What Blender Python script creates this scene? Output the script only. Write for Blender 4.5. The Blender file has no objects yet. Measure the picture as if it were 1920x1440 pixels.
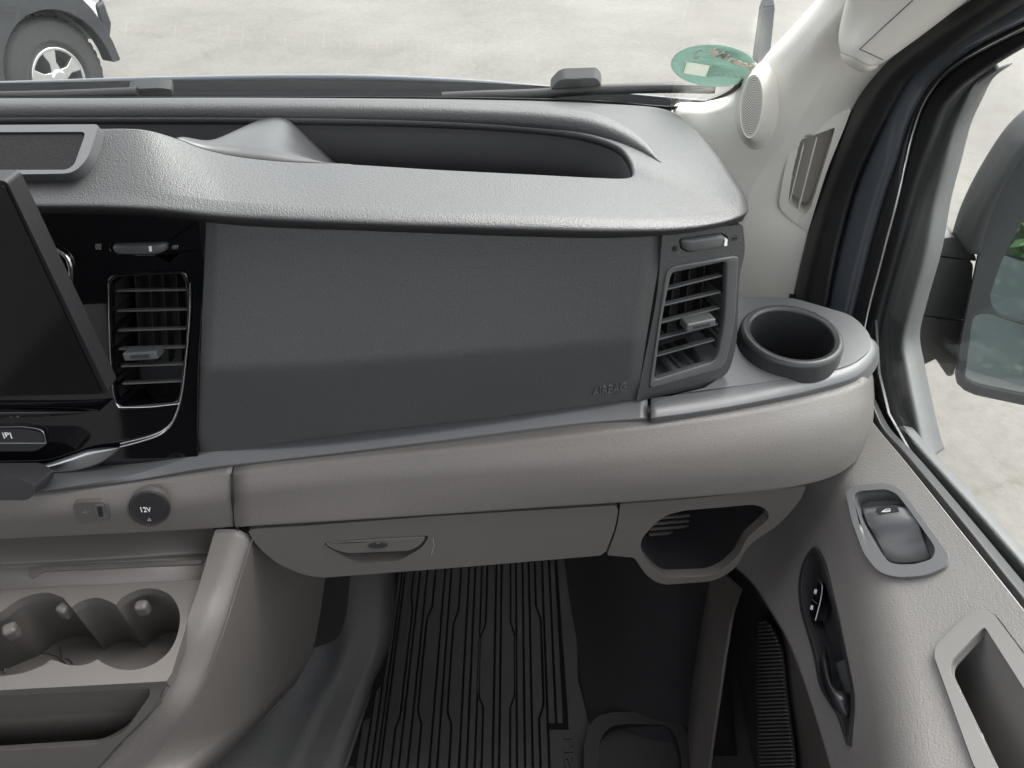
import bpy, bmesh, math, random
from mathutils import Vector, Matrix
from mathutils.geometry import tessellate_polygon

random.seed(7)
R = math.radians
scene = bpy.context.scene

# ------------------------------------------------------------------ camera, sky, sun, exposure
CAM = Vector((0.0, 0.0, 2.0))
PITCH = R(42.0)
FPX = 1331.0                       # focal length in pixels of the 1920 px wide photograph
cam_data = bpy.data.cameras.new('camera')
cam = bpy.data.objects.new('camera', cam_data)
scene.collection.objects.link(cam)
cam.location = CAM
cam.rotation_euler = (math.pi / 2 - PITCH, 0, 0)
cam_data.sensor_width = 36.0
cam_data.lens = 36.0 * FPX / 1920.0
cam_data.clip_start = 0.01
cam_data.clip_end = 500.0
scene.camera = cam

SUN_EL, SUN_AZ = R(58), R(48)     # azimuth measured clockwise from +Y (straight ahead)
world = bpy.data.worlds.new('World')
scene.world = world
world.use_nodes = True
wn = world.node_tree
sky = wn.nodes.new('ShaderNodeTexSky')
sky.sky_type = 'NISHITA'
sky.sun_disc = False
sky.sun_elevation = SUN_EL
sky.sun_rotation = SUN_AZ
sky.air_density = 1.0
sky.dust_density = 5.0
sky.ozone_density = 0.8
wn.nodes['Background'].inputs['Strength'].default_value = 0.15
hs_node = wn.nodes.new('ShaderNodeHueSaturation')     # thin cloud: a paler sky than clear air gives
hs_node.inputs['Saturation'].default_value = 0.16
wn.links.new(sky.outputs[0], hs_node.inputs['Color'])
wn.links.new(hs_node.outputs[0], wn.nodes['Background'].inputs[0])

sun_data = bpy.data.lights.new('sun', 'SUN')
sun_data.energy = 0.8
sun_data.angle = R(35)
sun_data.color = (1.0, 0.95, 0.87)
sun = bpy.data.objects.new('sun', sun_data)
scene.collection.objects.link(sun)
sun_dir = Vector((math.sin(SUN_AZ) * math.cos(SUN_EL), math.cos(SUN_AZ) * math.cos(SUN_EL), math.sin(SUN_EL)))
sun.rotation_euler = sun_dir.to_track_quat('Z', 'Y').to_euler()

scene.view_settings.view_transform = 'Standard'
scene.view_settings.look = 'None'
scene.view_settings.gamma = 1.0
scene.view_settings.use_curve_mapping = False
scene.view_settings.exposure = 2.22
scene.render.engine = 'CYCLES'
scene.cycles.use_denoising = True
scene.cycles.max_bounces = 6
scene.cycles.transparent_max_bounces = 12
scene.cycles.sample_clamp_indirect = 6.0

# ------------------------------------------------------------------ measuring: photograph pixel -> point in the cab
FWD = Vector((0, math.cos(PITCH), -math.sin(PITCH)))
UPV = Vector((0, math.sin(PITCH), math.cos(PITCH)))
RGT = Vector((1, 0, 0))

def ray(px, py):
    return FWD + RGT * ((px - 960) / FPX) + UPV * ((720 - py) / FPX)

def W(px, py, Y=None, D=None, X=None):
    """point seen at a pixel, at forward distance Y, at depth D below eye level, or at lateral X"""
    r = ray(px, py)
    if Y is not None: s = Y / r.y
    elif D is not None: s = -D / r.z
    else: s = X / r.x
    return CAM + r * s

class Plane:
    def __init__(self, a, b, c):
        self.p = a.copy()
        n = (b - a).cross(c - a).normalized()
        if n.dot(CAM - a) < 0: n = -n
        self.n = n
    def hit(self, px, py, off=0.0):
        r = ray(px, py)
        p0 = self.p + self.n * off
        s = (p0 - CAM).dot(self.n) / r.dot(self.n)
        return CAM + r * s
    def shifted(self, off):
        q = Plane.__new__(Plane); q.p = self.p + self.n * off; q.n = self.n.copy(); return q

def PN(p, n):
    q = Plane.__new__(Plane); q.p = p.copy(); q.n = Vector(n).normalized()
    if q.n.dot(CAM - p) < 0: q.n = -q.n
    return q

# ------------------------------------------------------------------ curves
def spl(knots, per=8, closed=False):
    K = [Vector(k) for k in knots]
    n = len(K)
    out = []
    segs = n if closed else n - 1
    for i in range(segs):
        if closed:
            p0, p1, p2, p3 = K[(i - 1) % n], K[i], K[(i + 1) % n], K[(i + 2) % n]
        else:
            p1, p2 = K[i], K[i + 1]
            p0 = K[i - 1] if i > 0 else p1 * 2 - p2
            p3 = K[i + 2] if i + 2 < n else p2 * 2 - p1
        d1 = max((p1 - p0).length ** 0.5, 1e-6); d2 = max((p2 - p1).length ** 0.5, 1e-6); d3 = max((p3 - p2).length ** 0.5, 1e-6)
        m1 = ((p1 - p0) / d1 - (p2 - p0) / (d1 + d2) + (p2 - p1) / d2) * d2
        m2 = ((p2 - p1) / d2 - (p3 - p1) / (d2 + d3) + (p3 - p2) / d3) * d2
        for j in range(per):
            t = j / per
            out.append(p1 * (2*t**3 - 3*t**2 + 1) + m1 * (t**3 - 2*t**2 + t) + p2 * (-2*t**3 + 3*t**2) + m2 * (t**3 - t**2))
    if not closed: out.append(K[-1].copy())
    return out

def sp2(pts, per=6, closed=True):
    return [(v.x, v.y) for v in spl([Vector((a, b, 0)) for a, b in pts], per, closed)]

def rnd(pts, r, k=5, closed=True):
    """round the corners of a pixel polygon; r is one radius or a list"""
    n = len(pts); out = []
    rr = r if isinstance(r, (list, tuple)) else [r] * n
    for i in range(n):
        P = Vector(pts[i]); A = Vector(pts[(i - 1) % n]); B = Vector(pts[(i + 1) % n])
        if not closed and i in (0, n - 1) or rr[i] == 0:
            out.append((P.x, P.y)); continue
        t = min(rr[i], 0.48 * (A - P).length, 0.48 * (B - P).length)
        a = P + (A - P).normalized() * t; b = P + (B - P).normalized() * t
        for j in range(k + 1):
            u = j / k
            q = a * (1 - u) ** 2 + P * 2 * u * (1 - u) + b * u * u
            out.append((q.x, q.y))
    return out

def ell(cx, cy, rx, ry, rot=0, n=40):
    c, s = math.cos(R(rot)), math.sin(R(rot))
    o = []
    for i in range(n):
        a = 2 * math.pi * i / n
        x, y = rx * math.cos(a), ry * math.sin(a)
        o.append((cx + x * c - y * s, cy + x * s + y * c))
    return o

def resample(pts, n, closed=True):
    P = [Vector(p) for p in pts]
    if closed: P = P + [P[0]]
    L = [0]
    for a, b in zip(P, P[1:]): L.append(L[-1] + (b - a).length)
    T = L[-1]; out = []; k = 0
    m = n if closed else n - 1
    for i in range(n):
        t = T * i / m
        while k < len(L) - 2 and L[k + 1] < t: k += 1
        u = 0 if L[k + 1] == L[k] else (t - L[k]) / (L[k + 1] - L[k])
        out.append(P[k].lerp(P[k + 1], min(max(u, 0), 1)))
    return out

# ------------------------------------------------------------------ materials
MATS = {}
def mat(name, col, rough=0.5, grain=None, metal=0.0, coat=0.0, spec=0.5, vary=0.06, dust=0.0, alpha=None):
    if name in MATS: return MATS[name]
    m = bpy.data.materials.new(name); m.use_nodes = True
    nt = m.node_tree; b = nt.nodes['Principled BSDF']
    b.inputs['Base Color'].default_value = (*col, 1)
    b.inputs['Roughness'].default_value = rough
    b.inputs['Metallic'].default_value = metal
    b.inputs['Specular IOR Level'].default_value = spec
    b.inputs['Coat Weight'].default_value = coat
    b.inputs['Coat Roughness'].default_value = 0.03
    tc = nt.nodes.new('ShaderNodeTexCoord')
    if vary:
        nz = nt.nodes.new('ShaderNodeTexNoise'); nz.inputs['Scale'].default_value = 12; nz.inputs['Detail'].default_value = 9; nz.inputs['Roughness'].default_value = 0.65
        nt.links.new(tc.outputs['Object'], nz.inputs['Vector'])
        mx = nt.nodes.new('ShaderNodeMix'); mx.data_type = 'RGBA'
        mx.inputs[6].default_value = (*[c * (1 - vary) for c in col], 1)
        mx.inputs[7].default_value = (*[min(1, c * (1 + vary)) for c in col], 1)
        nt.links.new(nz.outputs['Fac'], mx.inputs[0])
        src = mx.outputs[2]
        if dust:
            wn_ = nt.nodes.new('ShaderNodeTexVoronoi'); wn_.inputs['Scale'].default_value = 140
            nt.links.new(tc.outputs['Object'], wn_.inputs['Vector'])
            rp = nt.nodes.new('ShaderNodeValToRGB'); rp.color_ramp.elements[0].position = 0.05; rp.color_ramp.elements[1].position = 0.075
            rp.color_ramp.elements[0].color = (1, 1, 1, 1); rp.color_ramp.elements[1].color = (0, 0, 0, 1)
            nt.links.new(wn_.outputs['Distance'], rp.inputs[0])
            ml = nt.nodes.new('ShaderNodeMath'); ml.operation = 'MULTIPLY'; ml.inputs[1].default_value = dust
            nt.links.new(rp.outputs[0], ml.inputs[0])
            m2 = nt.nodes.new('ShaderNodeMix'); m2.data_type = 'RGBA'
            m2.inputs[7].default_value = (0.45, 0.44, 0.42, 1)
            nt.links.new(src, m2.inputs[6]); nt.links.new(ml.outputs[0], m2.inputs[0]); src = m2.outputs[2]
        nt.links.new(src, b.inputs['Base Color'])
        rr = nt.nodes.new('ShaderNodeMapRange'); rr.inputs[3].default_value = rough * 0.8; rr.inputs[4].default_value = min(1, rough * 1.2)
        nt.links.new(nz.outputs['Fac'], rr.inputs[0]); nt.links.new(rr.outputs[0], b.inputs['Roughness'])
    if grain:
        sc, st = grain
        vo = nt.nodes.new('ShaderNodeTexVoronoi'); vo.inputs['Scale'].default_value = sc
        n2 = nt.nodes.new('ShaderNodeTexNoise'); n2.inputs['Scale'].default_value = sc * 0.5; n2.inputs['Detail'].default_value = 3
        wv = nt.nodes.new('ShaderNodeVectorMath'); wv.operation = 'MULTIPLY_ADD'
        wv.inputs[1].default_value = (1.2 / sc,) * 3
        nt.links.new(tc.outputs['Object'], n2.inputs['Vector'])
        nt.links.new(n2.outputs['Color'], wv.inputs[0]); nt.links.new(tc.outputs['Object'], wv.inputs[2])
        nt.links.new(wv.outputs[0], vo.inputs['Vector'])
        ad = nt.nodes.new('ShaderNodeMath'); ad.operation = 'ADD'
        nt.links.new(vo.outputs['Distance'], ad.inputs[0]); nt.links.new(n2.outputs['Fac'], ad.inputs[1])
        bp = nt.nodes.new('ShaderNodeBump'); bp.inputs['Strength'].default_value = st; bp.inputs['Distance'].default_value = 0.5 / sc
        bp.invert = True
        nt.links.new(ad.outputs[0], bp.inputs['Height']); nt.links.new(bp.outputs[0], b.inputs['Normal'])
    MATS[name] = m
    return m

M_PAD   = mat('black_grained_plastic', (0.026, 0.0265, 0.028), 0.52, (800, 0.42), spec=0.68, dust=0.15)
M_FACE  = mat('charcoal_grained_plastic', (0.043, 0.0435, 0.0445), 0.48, (850, 0.42), spec=0.6, dust=0.15)
M_TRIM  = mat('satin_charcoal_plastic', (0.074, 0.076, 0.080), 0.42, (1500, 0.10), spec=0.6)
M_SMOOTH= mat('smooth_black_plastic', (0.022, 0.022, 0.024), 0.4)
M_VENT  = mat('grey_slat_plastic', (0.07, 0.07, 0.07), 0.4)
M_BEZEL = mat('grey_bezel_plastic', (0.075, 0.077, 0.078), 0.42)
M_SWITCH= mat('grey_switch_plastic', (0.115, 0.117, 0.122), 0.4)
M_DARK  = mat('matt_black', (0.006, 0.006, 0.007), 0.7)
M_PIANO = mat('piano_black', (0.003, 0.003, 0.004), 0.06, coat=0.5, vary=0.0)
M_SCREEN= mat('screen_glass', (0.003, 0.003, 0.0035), 0.09, vary=0.0)
M_CHROME= mat('chrome', (0.75, 0.75, 0.76), 0.12, metal=1.0, vary=0.0)
M_SATIN = mat('satin_metal', (0.55, 0.56, 0.57), 0.33, metal=1.0, vary=0.03)
M_TAUPE = mat('taupe_grained_plastic', (0.104, 0.095, 0.088), 0.5, (780, 0.38), dust=0.12)
M_TAUPES= mat('taupe_smooth_plastic', (0.078, 0.071, 0.066), 0.48, (1400, 0.12))
M_DOOR  = mat('grey_door_plastic', (0.175, 0.166, 0.159), 0.5, (700, 0.4))
M_DOORS = mat('grey_smooth_door_plastic', (0.175, 0.168, 0.162), 0.42)
M_BEIGE = mat('beige_pillar_plastic', (0.74, 0.715, 0.66), 0.55, (900, 0.25), vary=0.02)
M_BEIGES= mat('beige_smooth_plastic', (0.72, 0.695, 0.64), 0.42, vary=0.02)
M_RUBBER= mat('black_rubber', (0.0085, 0.0085, 0.0095), 0.55, (900, 0.15), spec=0.3)
M_SEAL  = mat('seal_rubber', (0.012, 0.012, 0.013), 0.45)
M_PAINT = mat('grey_blue_paint', (0.07, 0.08, 0.095), 0.22, coat=0.6, vary=0.03)
M_CARPET= mat('black_carpet', (0.008, 0.008, 0.009), 0.85, (1200, 0.8), spec=0.25)
M_FLOOR = mat('dark_grey_vinyl', (0.028, 0.0285, 0.029), 0.65, (700, 0.4), vary=0.25)
M_QUART = mat('grey_quarter_plastic', (0.068, 0.071, 0.072), 0.45, (700, 0.3))
M_OUTER = mat('dark_mirror_plastic', (0.058, 0.060, 0.061), 0.6, (700, 0.3), spec=0.2)
M_MIRROR= mat('mirror', (0.62, 0.66, 0.66), 0.01, metal=1.0, vary=0.0)
M_WHITE = mat('white_print', (0.8, 0.8, 0.8), 0.5, vary=0.0)
M_HEAD  = mat('headlining', (0.45, 0.43, 0.40), 0.9, (900, 0.4))
M_WPAINT= mat('white_car_paint', (0.72, 0.73, 0.74), 0.2, coat=0.5, vary=0.02)
M_TYRE  = mat('tyre_rubber', (0.028, 0.028, 0.029), 0.7, (60, 0.2), vary=0.2)
M_ALLOY = mat('alloy', (0.62, 0.63, 0.64), 0.25, metal=0.9, vary=0.03)
M_CLAD  = mat('dark_car_cladding', (0.025, 0.027, 0.030), 0.45)

def glass_mat(name, tint=(0.96, 0.98, 0.97), gain=1.0):
    m = bpy.data.materials.new(name); m.use_nodes = True
    nt = m.node_tree; nt.nodes.clear()
    o = nt.nodes.new('ShaderNodeOutputMaterial'); mx = nt.nodes.new('ShaderNodeMixShader')
    tr = nt.nodes.new('ShaderNodeBsdfTransparent'); tr.inputs[0].default_value = (*tint, 1)
    gl = nt.nodes.new('ShaderNodeBsdfGlossy'); gl.inputs['Roughness'].default_value = 0.005
    lw = nt.nodes.new('ShaderNodeLayerWeight'); lw.inputs[0].default_value = 0.5
    pw = nt.nodes.new('ShaderNodeMath'); pw.operation = 'POWER'; pw.inputs[1].default_value = 5.0
    fr = nt.nodes.new('ShaderNodeMath'); fr.operation = 'MULTIPLY_ADD'; fr.inputs[1].default_value = 0.95; fr.inputs[2].default_value = 0.035
    nt.links.new(lw.outputs['Facing'], pw.inputs[0]); nt.links.new(pw.outputs[0], fr.inputs[0])
    nt.links.new(fr.outputs[0], mx.inputs[0]); nt.links.new(tr.outputs[0], mx.inputs[1]); nt.links.new(gl.outputs[0], mx.inputs[2])
    nt.links.new(mx.outputs[0], o.inputs[0])
    return m
M_GLASS = glass_mat('window_glass')

# ------------------------------------------------------------------ objects
def link(o, parent=None):
    scene.collection.objects.link(o)
    if parent is not None:
        o.parent = parent
        o.matrix_parent_inverse = ROOTM[parent.name] if parent.name in ROOTM else Matrix.Identity(4)
    return o
ROOTM = {}
def thing(name, label, cat, loc=(0, 0, 0), group=None):
    o = bpy.data.objects.new(name, None); scene.collection.objects.link(o)
    o.empty_display_size = 0.02
    o.location = loc
    ROOTM[o.name] = Matrix.Translation(-Vector(loc))
    o['label'] = label; o['category'] = cat
    if group: o['group'] = group
    return o
def tag(o, label=None, cat=None, group=None, kind=None):
    if label: o['label'] = label
    if cat: o['category'] = cat
    if group: o['group'] = group
    if kind: o['kind'] = kind
    return o

def mesh_obj(name, verts, faces, material, parent=None, smooth=True, face_cam=False, thick=0.0, bevel=0.0, sharp=35, segs=2):
    me = bpy.data.meshes.new(name)
    me.from_pydata([tuple(v) for v in verts], [], faces)
    me.validate()
    bm = bmesh.new(); bm.from_mesh(me)
    bmesh.ops.remove_doubles(bm, verts=bm.verts, dist=1e-6)
    if face_cam:
        bmesh.ops.recalc_face_normals(bm, faces=bm.faces)
        s = sum(f.normal.dot(CAM - f.calc_center_median()) * f.calc_area() for f in bm.faces)
        if s < 0: bmesh.ops.reverse_faces(bm, faces=bm.faces)
    else:
        bmesh.ops.recalc_face_normals(bm, faces=bm.faces)
    bm.to_mesh(me); bm.free()
    if smooth:
        for p in me.polygons: p.use_smooth = True
        me.set_sharp_from_angle(angle=R(sharp))
    me.materials.append(material)
    o = bpy.data.objects.new(name, me)
    link(o, parent)
    if thick:
        md = o.modifiers.new('thickness', 'SOLIDIFY'); md.thickness = thick; md.offset = -1
    if bevel:
        md = o.modifiers.new('bevel', 'BEVEL'); md.width = bevel; md.segments = segs; md.limit_method = 'ANGLE'; md.angle_limit = R(40)
        md.harden_normals = True
    return o

def fillet_col(P, rad, k):
    out = [P[0]]
    for i in range(1, len(P) - 1):
        r = rad[i] if isinstance(rad, (list, tuple)) else rad
        A, B, p = P[i - 1], P[i + 1], P[i]
        la, lb = (A - p).length, (B - p).length
        t = min(r, 0.49 * la, 0.49 * lb)
        a = p + (A - p) * (t / la if la else 0); b = p + (B - p) * (t / lb if lb else 0)
        for j in range(k + 1):
            u = j / k
            out.append(a * (1 - u) ** 2 + p * 2 * u * (1 - u) + b * u * u)
    out.append(P[-1])
    return out

def loft(name, rows, material, parent=None, rad=0.004, k=5, thick=0.003, closed=False, face_cam=True, sharp=60):
    n = len(rows[0]); cols = [fillet_col([Vector(r[j]) for r in rows], rad, k) for j in range(n)]
    m = len(cols[0])
    verts = [v for c in cols for v in c]; faces = []
    for j in range(n if closed else n - 1):
        j2 = (j + 1) % n
        for i in range(m - 1):
            faces.append((j * m + i, j * m + i + 1, j2 * m + i + 1, j2 * m + i))
    return mesh_obj(name, verts, faces, material, parent, face_cam=face_cam, thick=thick, sharp=sharp)

def prism(name, loop, vec, material, parent=None, holes=(), bevel=0.0006, segs=2, sharp=35):
    """solid from a 3-D outline (with holes), extruded by vec"""
    loops = [[Vector(p) for p in loop]] + [[Vector(p) for p in h] for h in holes]
    tris = tessellate_polygon(loops)
    flat = [p for l in loops for p in l]; n = len(flat)
    verts = flat + [p + vec for p in flat]
    faces = [tuple(t) for t in tris] + [tuple(i + n for i in reversed(t)) for t in tris]
    st = 0
    for l in loops:
        for i in range(len(l)):
            a, b = st + i, st + (i + 1) % len(l)
            faces.append((a, b, b + n, a + n))
        st += len(l)
    return mesh_obj(name, verts, faces, material, parent, bevel=bevel, segs=segs, sharp=sharp)

def plate(name, outline, plane, top, bottom, material, parent=None, holes=(), bevel=0.0006, segs=2):
    lp = [plane.hit(*p) + plane.n * top for p in outline]
    hs = [[plane.hit(*p) + plane.n * top for p in h] for h in holes]
    return prism(name, lp, plane.n * (bottom - top), material, parent, hs, bevel, segs)

def ringloft(name, loops, material, parent=None, n=64, rad=0.002, k=4, cap_last=False, cap_first=False, smooth=True, sharp=50):
    """closed loops (3-D) lofted in order; optional caps"""
    rows = [resample(l, n) for l in loops]
    cols = [fillet_col([r[j] for r in rows], rad, k) for j in range(n)]
    m = len(cols[0]); verts = [v for c in cols for v in c]; faces = []
    for j in range(n):
        j2 = (j + 1) % n
        for i in range(m - 1): faces.append((j * m + i, j * m + i + 1, j2 * m + i + 1, j2 * m + i))
    if cap_last: 
        for t in tessellate_polygon([[verts[j * m + m - 1] for j in range(n)]]): faces.append(tuple(j * m + m - 1 for j in t))
    if cap_first:
        for t in tessellate_polygon([[verts[j * m] for j in range(n)]]): faces.append(tuple(j * m for j in t))
    return mesh_obj(name, verts, faces, material, parent, smooth=smooth, sharp=sharp)

def bar(name, a, b, side, w, h, material, parent=None, bevel=0.0006, taper=1.0):
    """box from a to b; w along side, h along the third direction"""
    d = (b - a).normalized(); s = (side - d * side.dot(d)).normalized(); t = d.cross(s)
    v = []
    for p, q in ((a, 1.0), (b, taper)):
        for sx, sy in ((-1, -1), (1, -1), (1, 1), (-1, 1)):
            v.append(p + s * (sx * w / 2 * q) + t * (sy * h / 2 * q))
    f = [(0, 1, 2, 3), (7, 6, 5, 4)] + [(i, (i + 1) % 4, 4 + (i + 1) % 4, 4 + i) for i in range(4)]
    return mesh_obj(name, v, f, material, parent, bevel=bevel)

def tube(name, pts, r, material, parent=None, n=10, closed=False, flat=1.0):
    P = [Vector(p) for p in pts]; m = len(P); verts = []; faces = []
    prev = None
    for i in range(m):
        if closed: d = (P[(i + 1) % m] - P[i - 1]).normalized()
        else: d = (P[min(i + 1, m - 1)] - P[max(i - 1, 0)]).normalized()
        ref = prev if prev is not None else (Vector((0, 0, 1)) if abs(d.z) < 0.9 else Vector((1, 0, 0)))
        u = (ref - d * ref.dot(d)).normalized(); prev = u
        w = d.cross(u)
        rr = r[i] if isinstance(r, (list, tuple)) else r
        for j in range(n):
            a = 2 * math.pi * j / n
            verts.append(P[i] + u * math.cos(a) * rr * flat + w * math.sin(a) * rr)
    for i in range(m if closed else m - 1):
        i2 = (i + 1) % m
        for j in range(n):
            faces.append((i * n + j, i * n + (j + 1) % n, i2 * n + (j + 1) % n, i2 * n + j))
    if not closed:
        faces.append(tuple(range(n - 1, -1, -1))); faces.append(tuple((m - 1) * n + j for j in range(n)))
    return mesh_obj(name, verts, faces, material, parent, sharp=60)

def text(name, body, plane, a_px, b_px, height_px, material, parent=None, lift=0.0003, extr=0.0003, mirror=False, shear=0.0, bold=0.0):
    cu = bpy.data.curves.new(name, 'FONT'); cu.body = body; cu.size = 1.0; cu.extrude = 0.0; cu.shear = shear; cu.offset = bold
    tmp = bpy.data.objects.new('tmp_text', cu); scene.collection.objects.link(tmp)
    dg = bpy.context.evaluated_depsgraph_get()
    me = bpy.data.meshes.new_from_object(tmp.evaluated_get(dg))
    bpy.data.objects.remove(tmp)
    xs = [v.co.x for v in me.vertices]; ys = [v.co.y for v in me.vertices]
    x0, x1, y0, y1 = min(xs), max(xs), min(ys), max(ys)
    a, b = plane.hit(*a_px), plane.hit(*b_px)
    ex = (b - a); wd = ex.length; ex = ex.normalized()
    dx, dy = b_px[0] - a_px[0], b_px[1] - a_px[1]; L = math.hypot(dx, dy)
    ux, uy = dy / L, -dx / L
    if mirror: ux, uy = -ux, -uy
    top = plane.hit(a_px[0] + ux * height_px, a_px[1] + uy * height_px)
    ey = plane.n.cross(ex)
    if ey.dot(top - a) < 0: ey = -ey
    hh = abs((top - a).dot(ey))
    bm = bmesh.new(); bm.from_mesh(me)
    for v in bm.verts:
        u = (v.co.x - x0) / (x1 - x0); w = (v.co.y - y0) / (y1 - y0)
        v.co = a + ex * (u * wd) + ey * (w * hh) + plane.n * lift
    r = bmesh.ops.extrude_face_region(bm, geom=bm.faces[:])
    for v in [g for g in r['geom'] if isinstance(g, bmesh.types.BMVert)]: v.co -= plane.n * (lift + extr)
    bmesh.ops.recalc_face_normals(bm, faces=bm.faces)
    bm.to_mesh(me); bm.free()
    me.name = name; me.materials.clear(); me.materials.append(material)
    return link(bpy.data.objects.new(name, me), parent)

def well(name, outline3, vec, material, parent=None, lip=0.0):
    """open-topped cavity: walls and floor"""
    L = [Vector(p) for p in outline3]
    n = len(L)
    V = L + [p + vec for p in L]
    F = [(i, (i + 1) % n, n + (i + 1) % n, n + i) for i in range(n)]
    F += [tuple(i + n for i in t) for t in tessellate_polygon([[p + vec for p in L]])]
    return mesh_obj(name, V, F, material, parent, smooth=True, sharp=40)

from mathutils.bvhtree import BVHTree
def project(p):
    d = Vector(p) - CAM; z = d.dot(FWD)
    return (960 + FPX * d.dot(RGT) / z, 720 - FPX * d.dot(UPV) / z)
def inside(pt, poly):
    x, y = pt; c = False; n = len(poly)
    for i in range(n):
        (x1, y1), (x2, y2) = poly[i], poly[(i + 1) % n]
        if (y1 > y) != (y2 > y) and x < (x2 - x1) * (y - y1) / (y2 - y1) + x1: c = not c
    return c
def cut(o, polys):
    """open the panel where a recess is let into it"""
    me = o.data; bm = bmesh.new(); bm.from_mesh(me)
    kill = [f for f in bm.faces if any(inside(project(f.calc_center_median()), q) for q in polys)]
    bmesh.ops.delete(bm, geom=kill, context='FACES'); bm.to_mesh(me); bm.free()
def surf(o, px, py, off=0.0):
    """point of a panel's surface seen at a pixel"""
    me = o.data
    t = BVHTree.FromPolygons([v.co for v in me.vertices], [tuple(p.vertices) for p in me.polygons])
    r = ray(px, py).normalized()
    h = t.ray_cast(CAM, r)
    if h[0] is None: return None
    return h[0] + r * -off
def rows_between(a, b, n):
    return [[p.lerp(q, (i + 1) / (n + 1)) for p, q in zip(a, b)] for i in range(n)]

# ================================================================== SETTING: ground, cab floor, cab shell
def ground_material():
    m = bpy.data.materials.new('worn_concrete'); m.use_nodes = True
    nt = m.node_tree; b = nt.nodes['Principled BSDF']; b.inputs['Roughness'].default_value = 0.85
    tc = nt.nodes.new('ShaderNodeTexCoord')
    def noise(sc, det, rough=0.6):
        z = nt.nodes.new('ShaderNodeTexNoise'); z.inputs['Scale'].default_value = sc; z.inputs['Detail'].default_value = det
        z.inputs['Roughness'].default_value = rough; nt.links.new(tc.outputs['Object'], z.inputs['Vector']); return z
    a, c = noise(0.7, 10, 0.68), noise(20, 10, 0.8)
    r1 = nt.nodes.new('ShaderNodeValToRGB')
    e = r1.color_ramp.elements
    e[0].position = 0.30; e[0].color = (0.090, 0.083, 0.075, 1); e[1].position = 0.68; e[1].color = (0.146, 0.136, 0.124, 1)
    x = e.new(0.5); x.color = (0.121, 0.112, 0.102, 1)
    nt.links.new(a.outputs['Fac'], r1.inputs[0])
    r2 = nt.nodes.new('ShaderNodeValToRGB'); r2.color_ramp.elements[0].color = (0.68, 0.68, 0.68, 1); r2.color_ramp.elements[0].position = 0.36
    r2.color_ramp.elements[1].position = 0.6
    nt.links.new(c.outputs['Fac'], r2.inputs[0])
    mx = nt.nodes.new('ShaderNodeMix'); mx.data_type = 'RGBA'; mx.blend_type = 'MULTIPLY'; mx.inputs[0].default_value = 0.7
    nt.links.new(r1.outputs[0], mx.inputs[6]); nt.links.new(r2.outputs[0], mx.inputs[7])
    # wandering hairline cracks
    wz = noise(2.5, 5); wv = nt.nodes.new('ShaderNodeVectorMath'); wv.operation = 'MULTIPLY_ADD'; wv.inputs[1].default_value = (0.6,) * 3
    nt.links.new(wz.outputs['Color'], wv.inputs[0]); nt.links.new(tc.outputs['Object'], wv.inputs[2])
    vo = nt.nodes.new('ShaderNodeTexVoronoi'); vo.feature = 'DISTANCE_TO_EDGE'; vo.inputs['Scale'].default_value = 0.33
    nt.links.new(wv.outputs[0], vo.inputs['Vector'])
    r3 = nt.nodes.new('ShaderNodeValToRGB'); r3.color_ramp.elements[0].color = (0.8, 0.77, 0.73, 1); r3.color_ramp.elements[1].position = 0.003
    nt.links.new(vo.outputs['Distance'], r3.inputs[0])
    m3 = nt.nodes.new('ShaderNodeMix'); m3.data_type = 'RGBA'; m3.blend_type = 'MULTIPLY'; m3.inputs[0].default_value = 0.8
    nt.links.new(mx.outputs[2], m3.inputs[6]); nt.links.new(r3.outputs[0], m3.inputs[7])
    nt.links.new(m3.outputs[2], b.inputs['Base Color'])
    bp = nt.nodes.new('ShaderNodeBump'); bp.inputs['Strength'].default_value = 0.3; bp.inputs['Distance'].default_value = 0.01
    nt.links.new(c.outputs['Fac'], bp.inputs['Height']); nt.links.new(bp.outputs[0], b.inputs['Normal'])
    return m
M_GROUND = ground_material()
g = mesh_obj('ground', [Vector((x, y, 0)) for x, y in ((-150, -150), (150, -150), (150, 150), (-150, 150))], [(0, 1, 2, 3)], M_GROUND, smooth=False)
tag(g, 'pale worn concrete yard around the van', kind='structure')

FLOOR_D = 1.15
def flo(px, py, up=0.0): return W(px, py, D=FLOOR_D - up)
fl = mesh_obj('cab_floor', [Vector((x, y, 2 - FLOOR_D)) for x, y in ((-1.3, -1.2), (0.43, -1.2), (0.43, 1.05), (-1.3, 1.05))] +
              [Vector((x, y, 2 - FLOOR_D - 0.03)) for x, y in ((-1.3, -1.2), (0.43, -1.2), (0.43, 1.05), (-1.3, 1.05))],
              [(0, 1, 2, 3), (7, 6, 5, 4), (0, 4, 5, 1), (1, 5, 6, 2), (2, 6, 7, 3), (3, 7, 4, 0)], M_FLOOR, smooth=False)
tag(fl, 'dark grey vinyl floor of the cab', kind='structure')
fw = loft('footwell_wall', [[Vector((x, 0.80, 2 - 1.15)) for x in (-1.3, 0.40)], [Vector((x, 0.98, 2 - 0.98)) for x in (-1.3, 0.40)], [Vector((x, 1.04, 2 - 0.42)) for x in (-1.3, 0.40)]],
          M_CARPET, rad=0.06, k=8, thick=0.01)
tag(fw, 'black carpeted bulkhead of the footwell', kind='structure')

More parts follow.
